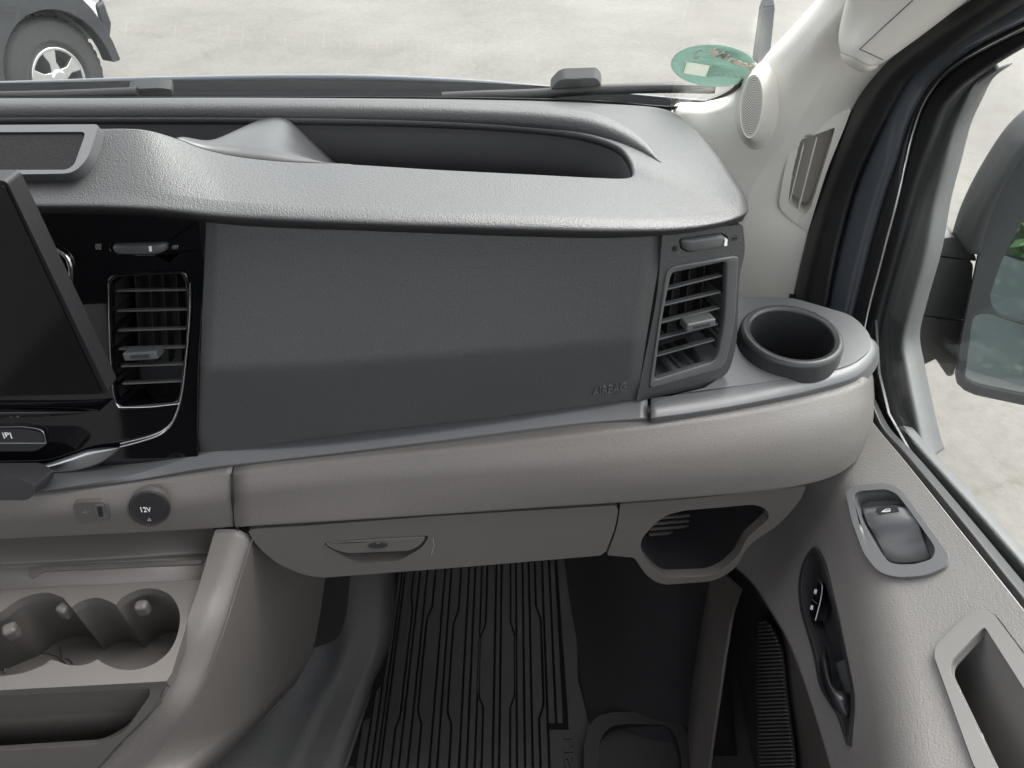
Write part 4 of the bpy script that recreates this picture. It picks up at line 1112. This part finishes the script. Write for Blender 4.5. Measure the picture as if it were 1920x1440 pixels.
# belt seal and outer sill
sl0 = spl([W(x, y, X=.424) for x, y in ((1632, 745), (1655, 800), (1700, 852), (1800, 972), (1925, 1128), (2300, 1590))], 6)
sl1 = spl([W(x, y, X=.440) for x, y in ((1640, 745), (1668, 800), (1716, 850), (1818, 968), (1945, 1120), (2300, 1545))], 6)
loft('belt_seal', [[p + Vector((-.006, 0, -.02)) for p in sl0], sl0, sl1, [p + Vector((.004, 0, -.03)) for p in sl1]], M_SEAL, door, rad=.003, thick=.002)
so0 = spl([W(x, y, X=.462) for x, y in ((1690, 800), (1730, 846), (1835, 962), (1960, 1105), (2300, 1500))], 6)
so1 = [p + Vector((.014, 0, -.004)) for p in so0]
loft('outer_sill', [[p + Vector((-.002, 0, -.02)) for p in so0], so0, so1, [p + Vector((.03, 0, -.5)) for p in so1]], M_QUART, door, rad=.002, k=3, thick=.002)

prism('corner_seal', [W(x, y, X=.449) for x, y in ((1596, 590), (1640, 600), (1646, 700), (1664, 775), (1706, 850), (1716, 880), (1640, 840), (1600, 770))], Vector((.004, 0, 0)), M_SEAL, door, bevel=.001)
slab('door_light_block', .436, .444, -.30, .75, .86, 1.40, M_DARK, kind=None, parent=door)  # unseen dark slab added to stop daylight leaking through the panel openings
# window switch
P1s = P1.shifted(.0005)
w_o = rnd([(1588, 925), (1605, 914), (1660, 909), (1690, 918), (1725, 965), (1783, 1045), (1778, 1066), (1740, 1083), (1690, 1087), (1650, 1078), (1622, 1040), (1600, 980)], [12, 10, 10, 16, 10, 20, 14, 14, 14, 20, 10, 10])
w_i = rnd([(1602, 932), (1615, 924), (1665, 921), (1685, 930), (1715, 970), (1758, 1032), (1752, 1052), (1720, 1062), (1690, 1063), (1668, 1058), (1640, 1020), (1614, 968)], [8, 8, 8, 14, 10, 18, 12, 12, 12, 16, 10, 10])
cut(inner, [scaleo(w_i, (1685, 995), 1.11)])
wsw = plate('window_switch_bezel', w_o, P1s, .004, -.006, M_SWITCH, door, holes=[w_i], bevel=.002, segs=3)
well('switch_recess', [P1s.hit(*p, .002) for p in w_i], P1s.n * -.016, M_SWITCH, wsw)
# rocker: curved saddle in the recess
k0 = [P1s.hit(x, y, -.012) for x, y in ((1613, 955), (1640, 950), (1700, 945), (1722, 965))]
def srow(pts, offs): return [P1s.hit(x, y, o) for (x, y), o in zip(pts, offs)]
s0 = srow([(1617, 952), (1640, 950), (1675, 946), (1700, 945)], [-.008] * 4)
s1 = srow([(1619, 962), (1642, 957), (1680, 952), (1708, 953)], [.000, .004, .004, .000])
s2 = srow([(1627, 985), (1648, 980), (1695, 975), (1722, 978)], [.000, .003, .003, .000])
s3 = srow([(1640, 1005), (1655, 1008), (1706, 1004), (1728, 1000)], [-.009, -.009, -.009, -.009])
s4 = srow([(1662, 1048), (1680, 1054), (1735, 1050), (1744, 1044)], [-.011] * 4)
rk = loft('window_rocker', [spl(r, 5) for r in (s0, s1, s2, s3, s4)], M_SWITCH, wsw, rad=[0, .004, .006, .008, 0], k=6, thick=.001)
PRK = Plane(s1[1], s1[2], s2[1]).shifted(.0006)
plate('rocker_insert', rnd([(1642, 953), (1682, 947), (1686, 959), (1648, 965)], 2), PRK, .0004, -.002, M_SMOOTH, rk, bevel=.0002)
PRK2 = PRK.shifted(.0006)
icon('window_mark', PRK2, [((1653, 960), (1669, 959)), ((1669, 959), (1669, 954)), ((1669, 954), (1661, 955)), ((1661, 955), (1653, 960)), ((1656, 959), (1669, 957))], M_WHITE, rk, w=.0009)

# lock switch and release handle in a long recessed bezel
P2 = Plane(surf(inner, 1525, 1040), surf(inner, 1590, 1385), surf(inner, 1500, 1130))
P2 = P2.shifted(.003)
l_o = rnd([(1530, 1024), (1546, 1050), (1580, 1170), (1606, 1290), (1607, 1330), (1593, 1400), (1575, 1345), (1540, 1290), (1530, 1230), (1503, 1140), (1500, 1095), (1510, 1050)], [8, 10, 10, 10, 20, 2, 10, 20, 20, 20, 20, 20])
l_i = rnd([(1529, 1034), (1541, 1054), (1574, 1172), (1600, 1292), (1601, 1328), (1592, 1385), (1580, 1345), (1546, 1288), (1536, 1230), (1509, 1140), (1505, 1095), (1514, 1054)], [8, 10, 10, 10, 20, 2, 10, 20, 20, 20, 20, 20])
cut(inner, [l_i])
lb_ = plate('handle_bezel', l_o, P2, .003, -.006, M_SMOOTH, door, holes=[l_i], bevel=.0015, segs=3)
well('handle_recess', [P2.hit(*p, .001) for p in l_i], P2.n * -.018, M_SMOOTH, lb_)
lsw = plate('lock_switch', rnd([(1533, 1088), (1541, 1096), (1541, 1115), (1528, 1164), (1516, 1146), (1522, 1120)], [5, 6, 10, 4, 6, 20]), P2, -.001, -.012, M_PIANO, lb_, bevel=.0012, segs=3)
pxtube('switch_edge', [(1534, 1087), (1541, 1096), (1540, 1118), (1529, 1163)], P2, .0006, M_SATIN, lsw, off=-.0005)
P2l = P2.shifted(-.0006)
text('lock_mark', '8', P2l, (1526, 1113), (1530, 1114), 9, M_WHITE, lsw)
text('lock_mark', '8', P2l, (1519, 1143), (1523, 1144), 9, M_WHITE, lsw)
icon('switch_divider', P2l, [((1523, 1124), (1532, 1132))], M_ICONL, lsw, w=.0005)
# release lever
hA = spl([P2.hit(1540, 1205, -.010), P2.hit(1538, 1235, .002), P2.hit(1544, 1275, .006), P2.hit(1560, 1320, .005), P2.hit(1580, 1352, -.004)], 6)
hB = spl([P2.hit(1545, 1205, -.012), P2.hit(1546, 1238, .004), P2.hit(1555, 1280, .010), P2.hit(1572, 1312, .007), P2.hit(1590, 1345, -.004)], 6)
hC = spl([P2.hit(1552, 1208, -.016), P2.hit(1556, 1245, -.010), P2.hit(1566, 1292, -.004), P2.hit(1590, 1300, -.004), P2.hit(1600, 1320, -.008)], 6)
loft('door_handle', [hA, hB, hC], M_SMOOTH, lb_, rad=.006, k=6, thick=.002)
plate('handle_pad', rnd([(1548, 1238), (1572, 1228), (1592, 1290), (1566, 1296)], 5), P2, -.011, -.016, M_BEZEL, lb_, bevel=.002)

# pull pocket, lower right
p_o = rnd([(1755, 1235), (1758, 1215), (1810, 1162), (1838, 1147), (1864, 1152), (1960, 1280), (2200, 1640), (2080, 1760), (1830, 1440)], [8, 14, 14, 12, 14, 0, 0, 0, 0])
p_i = rnd([(1784, 1262), (1786, 1245), (1842, 1185), (1850, 1180), (1920, 1290), (2120, 1600), (2040, 1670), (1870, 1440)], [10, 10, 6, 4, 0, 0, 0, 0])
cut(inner, [scaleo(p_i, (1930, 1400), 1.06)])
pp = plate('pull_pocket', p_o, P1s, .004, -.006, M_DOORS, door, holes=[p_i], bevel=.003, segs=4)
well('pocket_recess', [P1s.hit(*p, .001) for p in p_i], Vector((0.004, 0, -.085)), M_DOORS, pp)
tube('pocket_gap', [P1s.hit(*p, .0005) for p in scaleo(p_o, (1930, 1400), 1.004)], .0010, M_DARK, pp, n=6, closed=True)

# storage recess low on the door: ribbed back wall, pocket lip
k1 = spl([W(1395, 1128, X=.345), W(1440, 1160, X=.352), W(1476, 1230, X=.356), W(1540, 1440, X=.358), W(1580, 1600, X=.358)], 8)
k2 = spl([W(1400, 1150, X=.352), W(1420, 1300, X=.360), W(1430, 1440, X=.362), W(1440, 1600, X=.362)], 8)
loft('recess_wall', [[p + Vector((0, 0, .0)) for p in sD_], [p + Vector((.05, 0, -.02)) for p in sD_], [p + Vector((.055, 0, -.45)) for p in sD_]], M_TAUPES, door, rad=.004, thick=.002)
PR = PN(W(1450, 1300, X=.352), Vector((-1, 0, .05)))
gr_o = rnd([(1421, 1152), (1446, 1170), (1466, 1215), (1474, 1300), (1490, 1420), (1490, 1500), (1430, 1500), (1420, 1400), (1418, 1250)], [8, 20, 20, 20, 20, 0, 0, 20, 20])
rg = plate('ribbed_insert', gr_o, PR, .002, -.002, M_SMOOTH, door, bevel=.0006)
def xr(poly, y):
    xs = []
    for (a, b), (c, d) in zip(poly, poly[1:] + poly[:1]):
        if (b - y) * (d - y) < 0: xs.append(a + (c - a) * (y - b) / (d - b))
    return (min(xs), max(xs)) if len(xs) >= 2 else None
yy = 1166.0
while yy < 1446:
    q = xr(gr_o, yy)
    if q and q[1] - q[0] > 10:
        bar('insert_rib', PR.hit(q[0] + 3, yy + 2, .003), PR.hit(q[1] - 3, yy - 4 + 4, .003), PR.n, .003, .0022, M_TAUPES, rg, bevel=.0006)
    yy += 7.2
# pocket outer wall with a rolled lip
z0 = spl([W(x, y, X=X) for x, y, X in ((1392, 1105, .322), (1376, 1150, .300), (1366, 1205, .288), (1352, 1300, .278), (1332, 1440, .270), (1318, 1600, .268))], 8)
z1 = spl([W(x, y, X=X) for x, y, X in ((1366, 1080, .326), (1352, 1145, .298), (1342, 1200, .284), (1330, 1300, .274), (1310, 1440, .266), (1297, 1600, .264))], 8)
z2 = spl([W(x, y, X=X) for x, y, X in ((1335, 1040, .33), (1328, 1140, .295), (1322, 1200, .282), (1312, 1300, .271), (1296, 1440, .262), (1285, 1600, .26))], 8)
zi = [p + Vector((.012, .0, -.32)) for p in z0]
loft('pocket_wall', [zi, z0, z1, z2, [p + Vector((0, 0, -.3)) for p in z2]], M_TAUPES, door, rad=[0, .004, .004, .01, 0], k=5, thick=.002)  # darker taupe than the door: shade low down put into the colour
zf = spl([W(1400, 1130, X=.30), W(1440, 1150, X=.315)], 8)

# ================================================================== SIDE MIRROR
sm = thing('side_mirror', 'dark grey door mirror with two stacked mirror glasses outside the passenger window', 'mirror', tuple(W(1760, 640, X=.60)))
# folding arm: two stacked cylinders-like blocks
def armblock(name, pts, depth, parent, m=M_OUTER, X=.60, bevel=.008):
    loop = [W(x, y, X=X) for x, y in pts]
    return prism(name, loop, Vector((0.04, depth, 0)), m, parent, bevel=bevel, segs=4)
MY = .98
def my(px, py, off=0): return W(px, py, Y=MY + off)
a_t = rnd([(1728, 474), (1826, 488), (1815, 600), (1706, 588)], [10, 16, 4, 4])
a_b = rnd([(1704, 590), (1812, 602), (1788, 704), (1776, 706), (1756, 672), (1700, 700), (1690, 660)], [4, 4, 10, 10, 6, 6, 20])
def pyl(name, pts, parent, th=.09, m=M_QUART, bevel=.012):
    return prism(name, [my(*p) for p in pts], Vector((0, th, 0)), m, parent, bevel=bevel, segs=4)
pyl('mirror_arm', a_t, sm); pyl('mirror_foot', a_b, sm)
top_a = [my(1724, 470), my(1826, 487)]
pyl('arm_cap', rnd([(1730, 452), (1790, 444), (1830, 480), (1830, 490), (1728, 478)], [6, 6, 6, 4, 6]), sm, th=.10, bevel=.006)
# housing: rounded shell behind the glasses
PMH = PN(W(1880, 560, Y=.90), Vector((-.42, -.90, .25)))
mh = rnd([(1842, 430), (1860, 300), (1935, 190), (2100, 120), (2200, 800), (1990, 775), (1900, 756), (1815, 738), (1788, 716), (1798, 640)], [20, 60, 60, 0, 0, 40, 20, 30, 30, 30])
g1 = rnd([(1853, 560), (1880, 480), (1935, 380), (2100, 300), (2120, 660), (1990, 625), (1870, 590)], [20, 30, 40, 0, 0, 20, 20])
g2 = rnd([(1824, 590), (1850, 586), (1990, 632), (2120, 680), (2150, 780), (1990, 755), (1830, 722), (1808, 708)], [14, 10, 10, 0, 0, 20, 16, 10])
hb = [PMH.hit(*p, -.16) for p in scaleo(mh, (1980, 480), .86)]
hsg = ringloft('mirror_housing', [[PMH.hit(*p, .004) for p in scaleo(mh, (1980, 480), .985)], [PMH.hit(*p, -.02) for p in mh], [PMH.hit(*p, -.09) for p in mh], hb], M_OUTER, sm, n=80, rad=.02, k=5, cap_last=True)
plate('mirror_face', scaleo(mh, (1980, 480), .985), PMH, .004, -.006, M_OUTER, sm, holes=[g1, g2], bevel=.003, segs=3)
plate('mirror_glass', g1, PMH, -.003, -.008, M_MIRROR, sm, bevel=.0006)
plate('wide_angle_glass', g2, PMH, -.003, -.008, M_MIRROR, sm, bevel=.0006)
# sail of the housing reaching up behind the glass
sA2 = [(1782, 436), (1800, 380), (1840, 300), (1900, 215), (1990, 150)]
sB2 = [(1838, 478), (1850, 430), (1872, 370), (1930, 280), (2010, 220)]
v0 = spl([W(x, y, Y=1.0) for x, y in sA2], 6); v1 = spl([W(x, y, Y=.93) for x, y in sB2], 6)
vm = [a.lerp(b, .5) + Vector((-.008, -.03, 0)) for a, b in zip(v0, v1)]
loft('housing_flank', [[p + Vector((.06, .05, -.07)) for p in v0], v0, vm, v1], M_OUTER, sm, rad=.02, k=6, thick=.004)
# van flank behind the door, seen in the mirrors
vf = slab('van_flank', .49, .52, -4.0, .05, .35, 1.46, M_PAINT, kind=None)
tag(vf, 'grey-blue painted flank of the van reflected in the door mirror', 'van side')

# ================================================================== WINDSCREEN, STICKER, WIPERS, COWL, BONNET
wA, wB, wC = W(-90, 188, Y=1.07), W(1275, 206, Y=.985), W(1560, -2, Y=.815)
PW = Plane(wA, wB, wC)
ws = thing('windscreen', 'clear windscreen glass above the dashboard', 'windscreen', tuple(W(700, 190, Y=1.05)))
wpts = [(-500, 192), (-90, 188), (400, 185), (640, 185), (900, 187), (1120, 193), (1275, 204), (1345, 190), (1400, 158), (1450, 100), (1560, -10), (1660, -140), (1660, -700), (-1200, -700), (-1200, 192)]
wl = [PW.hit(*p) for p in wpts]
prism('glass_pane', wl, PW.n * -.004, M_GLASS, ws, bevel=0)
# black frit along the lower edge
fr_o = [(-300, 190.5), (-90, 188), (400, 185), (640, 185), (900, 187), (1120, 193), (1275, 207), (1330, 200), (1385, 178), (1405, 155)]
fr_i = [(-300, 186.5), (-90, 184), (400, 182), (640, 182), (900, 184), (1120, 189.5), (1275, 200), (1325, 190), (1368, 170), (1392, 145)]
loft('black_border', [spl([PW.hit(*p, .001) for p in fr_o], 5), spl([PW.hit(*p, .001) for p in fr_i], 5)], M_SEAL, ws, rad=0, thick=.001)
icon('glass_print', PW.shifted(.001), [((1248 + (i % 4) * 7, 178 + (i // 4) * 3.5), (1252 + (i % 4) * 7 + (i * 7 % 3), 178 + (i // 4) * 3.5)) for i in range(12)], M_ICONL, ws, w=.0012)

# oval sticker (seen from behind, so its print is mirrored)
def sticker_mat(name, col, tr):
    m = mat(name, col, .5, vary=.03)
    m.node_tree.nodes['Principled BSDF'].inputs['Transmission Weight'].default_value = 0
    nt = m.node_tree; o = nt.nodes['Material Output']; b = nt.nodes['Principled BSDF']
    t = nt.nodes.new('ShaderNodeBsdfTranslucent'); t.inputs[0].default_value = (*col, 1)
    mx = nt.nodes.new('ShaderNodeMixShader'); mx.inputs[0].default_value = tr
    nt.links.new(b.outputs[0], mx.inputs[1]); nt.links.new(t.outputs[0], mx.inputs[2]); nt.links.new(mx.outputs[0], o.inputs[0])
    return m
M_STICK = sticker_mat('green_sticker', (.31, .40, .365), .7)
M_SPRINT = sticker_mat('cream_print', (.92, .94, .88), .25)
M_SPEACH = sticker_mat('peach_print', (.92, .78, .70), .25)
stk = thing('oval_sticker', 'green oval sticker with mirrored handwriting on the windscreen corner', 'sticker', tuple(PW.hit(1337, 160, .001)))
PST = PW.shifted(.0015)
sheet = plate('sticker_sheet', ell(1338, 123, 80, 39, 3, 64), PST, .0004, -.0004, M_STICK, stk, bevel=0)
PST2 = PW.shifted(.0022)
plate('blank_label', [(1288, 116), (1331, 123), (1323, 143.5), (1281.5, 137)], PST2, .0004, -.0016, M_SPRINT, stk, bevel=0)
def sline(pts, w, m, nm='handwriting'):
    q = sp2(pts, 5, False)
    icon(nm, PST2.shifted(.0003), list(zip(q, q[1:])), m, stk, w, th=.0016)
text('handwriting', 'Scan', PST2, (1407, 130), (1362, 114), 13, M_SPEACH, stk, lift=.0004, mirror=True, extr=.0016, bold=.012)
text('handwriting', 'Me!', PST2, (1356, 111), (1326, 99), 14, M_SPEACH, stk, lift=.0004, mirror=True, extr=.0016, bold=.012)
sline([(1318, 94), (1309, 96), (1304, 102), (1305, 111)], .0016, M_SPEACH, 'arrow'); sline([(1300, 107), (1306, 112), (1309, 105)], .0014, M_SPEACH, 'arrow')
pts = []
for i in range(34):
    t = i / 33; pts.append((1341 + 55 * t, 137 + 9 * t + 2.6 * math.sin(i * 1.9) * (1 + .5 * math.sin(i * .9))))
sline(pts, .0011, M_SPRINT, 'script_line')
sline([(1354, 132), (1361, 131), (1368, 135), (1376, 134), (1388, 139)], .0012, M_SPRINT, 'script_line')
for (x, y, sx, sy) in ((1285, 114, -1, -1), (1334, 122, 1, -1), (1279, 139, -1, 1), (1326, 146, 1, 1)):
    icon('label_corner', PST2, [((x, y), (x - 4 * sx, y - .5 * sx)), ((x, y), (x - 1 * sx, y - 4 * sy))], M_SPEACH, stk, .0009)

# the print shows the daylight itself: the sheet is open where the lettering stands
bpy.context.view_layer.update()
for cutter in [o for o in stk.children if o.name.startswith(('blank_label', 'handwriting', 'arrow', 'script_line'))]:
    md = sheet.modifiers.new('print', 'BOOLEAN'); md.operation = 'DIFFERENCE'; md.object = cutter; md.solver = 'EXACT'; md.use_self = True
bpy.context.view_layer.update()
dg_ = bpy.context.evaluated_depsgraph_get()
me_ = bpy.data.meshes.new_from_object(sheet.evaluated_get(dg_))
sheet.modifiers.clear(); sheet.data = me_

# wipers resting on the outside of the glass
PWo = PW.shifted(-.022)
def wiper(lbl, hub, blade, arm):
    w = thing('wiper', lbl, 'wiper', tuple(PWo.hit(*hub[0])), 'windscreen wipers')
    hb_ = rnd(hub, 5)
    plate('wiper_joint', hb_, PWo, .003, -.012, M_OUTER, w, bevel=.003, segs=3)
    tube('wiper_blade', spl([PWo.hit(*p, .006) for p in blade], 5), 0.007, M_SEAL, w, n=8)
    tube('wiper_arm', spl([PWo.hit(*p, -.004) for p in arm], 5), .008, M_OUTER, w, n=8, flat=.7)
    return w
wiper('grey windscreen wiper with its joint near the green sticker', [(1046, 148), (1056, 144), (1118, 142), (1126, 152), (1128, 166), (1060, 170), (1040, 172), (1030, 166)],
      [(830, 182), (900, 179), (1000, 176), (1060, 172), (1130, 168), (1240, 165), (1340, 166)], [(960, 189), (1030, 180), (1085, 160)])
wiper('black windscreen wiper lying at the left near the parked car', [(240, 172), (248, 163), (300, 161), (322, 164), (325, 178), (300, 182), (250, 182)],
      [(-120, 182), (0, 180), (100, 178), (190, 175), (260, 172)], [(300, 188), (290, 176), (270, 170)])
# cowl grille outside the glass
cw0 = spl([W(x, y, Y=Yv) for x, y, Yv in ((-500, 192, 1.16), (0, 184, 1.16), (640, 182, 1.16), (1000, 187, 1.14), (1260, 200, 1.08), (1400, 205, 1.02))], 6)
cw1 = spl([W(x, y, Y=Yv) for x, y, Yv in ((-500, 178, 1.22), (0, 171, 1.22), (640, 168, 1.22), (1000, 174, 1.2), (1240, 190, 1.15), (1380, 200, 1.08))], 6)
cw2 = spl([W(x, y, Y=Yv) for x, y, Yv in ((-500, 174, 1.30), (0, 164, 1.30), (640, 160, 1.30), (1000, 168, 1.28), (1230, 183, 1.22), (1370, 196, 1.15))], 6)
cw3 = spl([W(x, y, Y=Yv) for x, y, Yv in ((-500, 168, 1.36), (0, 156, 1.36), (640, 149, 1.36), (1000, 160, 1.33), (1220, 180, 1.27), (1360, 194, 1.2))], 6)
cow = loft('cowl_panel', [[p + Vector((0, -.08, -.03)) for p in cw0], cw0, cw1, cw2, cw3], mat('cowl_plastic', (.008, .008, .0085), .8, spec=.0), None, rad=.006, thick=.004)
tag(cow, 'black plastic cowl strip below the windscreen', 'cowl')
bn0 = spl([W(x, y, Y=Yv) for x, y, Yv in ((-500, 166, 1.37), (0, 154, 1.38), (300, 145, 1.39), (640, 141, 1.39), (860, 149, 1.38), (1060, 165, 1.33), (1240, 182, 1.27), (1400, 196, 1.2))], 6)
bn1 = [p + Vector((0, .10, -.035)) for p in bn0]; bn2 = [p + Vector((0, .5, -.27)) for p in bn0]; bn3 = [p + Vector((0, .62, -.8)) for p in bn0]
bon = loft('bonnet', [[p + Vector((0, .0, -.03)) for p in bn0], bn0, bn1, bn2, bn3], M_PAINT, None, rad=[0, .008, .05, .08, 0], k=6, thick=.002)
tag(bon, 'thin rear edge of the grey-blue van bonnet beyond the cowl', 'bonnet')

# ================================================================== OUTSIDE: parked car, post
wc = W(112, 148, D=2.0 - .37)
ax = Vector((.92, -.39, 0)).normalized(); lg = Vector((.39, .92, 0)).normalized(); up = Vector((0, 0, 1))
car = thing('parked_car', 'white parked car with black wheel arch and alloy wheel at top left', 'car', (wc.x, wc.y, 0))
def wheel(c, parent):
    n = 56
    def rg(r, o): return [c + (lg * math.cos(2 * math.pi * i / n) + up * math.sin(2 * math.pi * i / n)) * r + ax * o for i in range(n)]
    ty = ringloft('tyre', [rg(.19, -.24), rg(.34, -.27), rg(.37, -.24), rg(.37, -.04), rg(.335, 0), rg(.22, .008), rg(.19, -.02)], M_TYRE, parent, n=56, rad=.025, k=4)
    for i in range(44):
        a = 2 * math.pi * i / 44
        d = lg * math.cos(a) + up * math.sin(a)
        for o, wv in ((-.225, .05), (-.165, .05), (-.105, .05), (-.045, .05)):
            t = lg * -math.sin(a) + up * math.cos(a)
            bar('tread_block', c + d * .371 + ax * (o - wv / 2) - t * .017, c + d * .371 + ax * (o - wv / 2) + t * .017, ax, wv, .012, M_TYRE, ty, bevel=0) if wc == c and math.sin(a) > -.2 else None
    rim = ringloft('rim', [rg(.196, -.02), rg(.19, .006), rg(.172, .004), rg(.165, -.10)], M_ALLOY, parent, n=56, rad=.006, k=3, cap_last=False)
    mesh_obj('brake_disc', rg(.165, -.09), [tuple(range(n))], M_CLAD, rim, smooth=False)
    for k in range(5):
        a = 2 * math.pi * k / 5 + .3
        d = lg * math.cos(a) + up * math.sin(a); t = lg * -math.sin(a) + up * math.cos(a)
        loop = [c + d * .03 + t * .04, c + d * .10 + t * .024, c + d * .178 + t * .052, c + d * .178 - t * .052, c + d * .10 - t * .024, c + d * .03 - t * .04]
        prism('spoke', [p - ax * .03 for p in loop], ax * .03, M_ALLOY, rim, bevel=.006)
    ringloft('hub_cap', [rg(.06, -.04), rg(.058, .004), rg(.045, .012), rg(.01, .012)], M_ALLOY, rim, n=32, rad=.004, cap_last=True)
wheel(wc, car)
def car_prof(pts, inset, th, name, m, hole_r=None, bevel=.02):
    return prism(name, [wc + lg * x + up * (z - .37) + ax * inset for x, z in pts], ax * -th, m, car, bevel=bevel, segs=3)
arch = [(.40 * math.cos(a), .37 + .41 * math.sin(a)) for a in [math.pi * i / 16 for i in range(17)]]
archo = [(.47 * math.cos(a), .37 + .60 * math.sin(a)) for a in [math.pi * i / 16 for i in range(17)]]
car_prof(list(reversed(arch)) + [(.41, .36), (.47, .36)] + archo + [(-.48, .30), (-.41, .30)], .05, .10, 'wheel_arch', M_CLAD, bevel=.015)
body = [(.60, .45), (.66, .60), (.70, .85), (.66, 1.0), (.3, 1.08), (-.55, 1.12), (-1.2, 1.72), (-3.0, 1.76), (-3.6, 1.1), (-3.7, .40), (-.58, .36)]
archb = [(.44 * math.cos(a), .37 + .55 * math.sin(a)) for a in [math.pi * i / 16 for i in range(17)]]
bodyp = [(.45, .56)] + [(.49, .62), (.50, .85), (.46, 1.0), (.3, 1.08), (-.55, 1.12), (-1.2, 1.72), (-3.0, 1.76), (-3.6, 1.1), (-3.7, .40), (-.455, .38)] + list(reversed(archb[1:-1])) + [(.445, .50)]
car_prof(bodyp, .02, 1.75, 'car_body', M_WPAINT, bevel=.04)
car_prof([(.44 * math.cos(a), .37 + .54 * math.sin(a)) for a in [math.pi * i / 12 for i in range(13)]], -.30, .05, 'arch_liner', M_CLAD, bevel=0)
car_prof([(.42, .52), (.47, .50), (.52, .58), (.52, .74), (.44, .72)], .035, 1.78, 'front_bumper', M_CLAD, bevel=.03)
car_prof([(.44, .74), (.53, .74), (.52, 1.0), (.42, 1.0)], .045, .5, 'corner_panel', mat('grey_plastic_car', (.22, .23, .24), .35), bevel=.02)

pst = thing('grey_post', 'slim grey post standing on the concrete behind the sticker', 'post', tuple(W(1422, 150, D=2.0)))
pb0 = W(1422, 150, D=2.0)
ptop = pb0 + Vector((W(1440, 0, Y=pb0.y) - pb0).to_tuple())
bar('post_shaft', pb0, pb0.lerp(ptop, .94), Vector((1, 0, 0)), .118, .118, mat('post_paint', (.13, .14, .145), .5), pst, bevel=.01, taper=.8)
bar('post_tip', pb0.lerp(ptop, .94), pb0.lerp(ptop, 1.05), Vector((1, 0, 0)), .094, .094, mat('post_paint', (.13, .14, .145), .5), pst, bevel=.008, taper=.55)
bpy.context.view_layer.update()

# hedge behind the van, seen only in the door mirror
hed = thing('hedge', 'green hedge behind the van reflected in the door mirror', 'hedge', (2.0, -11.0, 0))
rng = random.Random(3); V = []; F = []
for i in range(9000):
    c = Vector((rng.uniform(-5, 9), -11 + rng.gauss(0, .5), rng.random() ** .8 * 2.6))
    d = Vector((rng.gauss(0, 1), rng.gauss(0, 1), rng.gauss(0, 1))).normalized(); e = d.orthogonal().normalized()
    k = rng.uniform(.06, .13); f = d.cross(e)
    n = len(V); V += [c - e * k, c + f * k * .5, c + e * k, c - f * k * .5]; F.append((n, n + 1, n + 2, n + 3))
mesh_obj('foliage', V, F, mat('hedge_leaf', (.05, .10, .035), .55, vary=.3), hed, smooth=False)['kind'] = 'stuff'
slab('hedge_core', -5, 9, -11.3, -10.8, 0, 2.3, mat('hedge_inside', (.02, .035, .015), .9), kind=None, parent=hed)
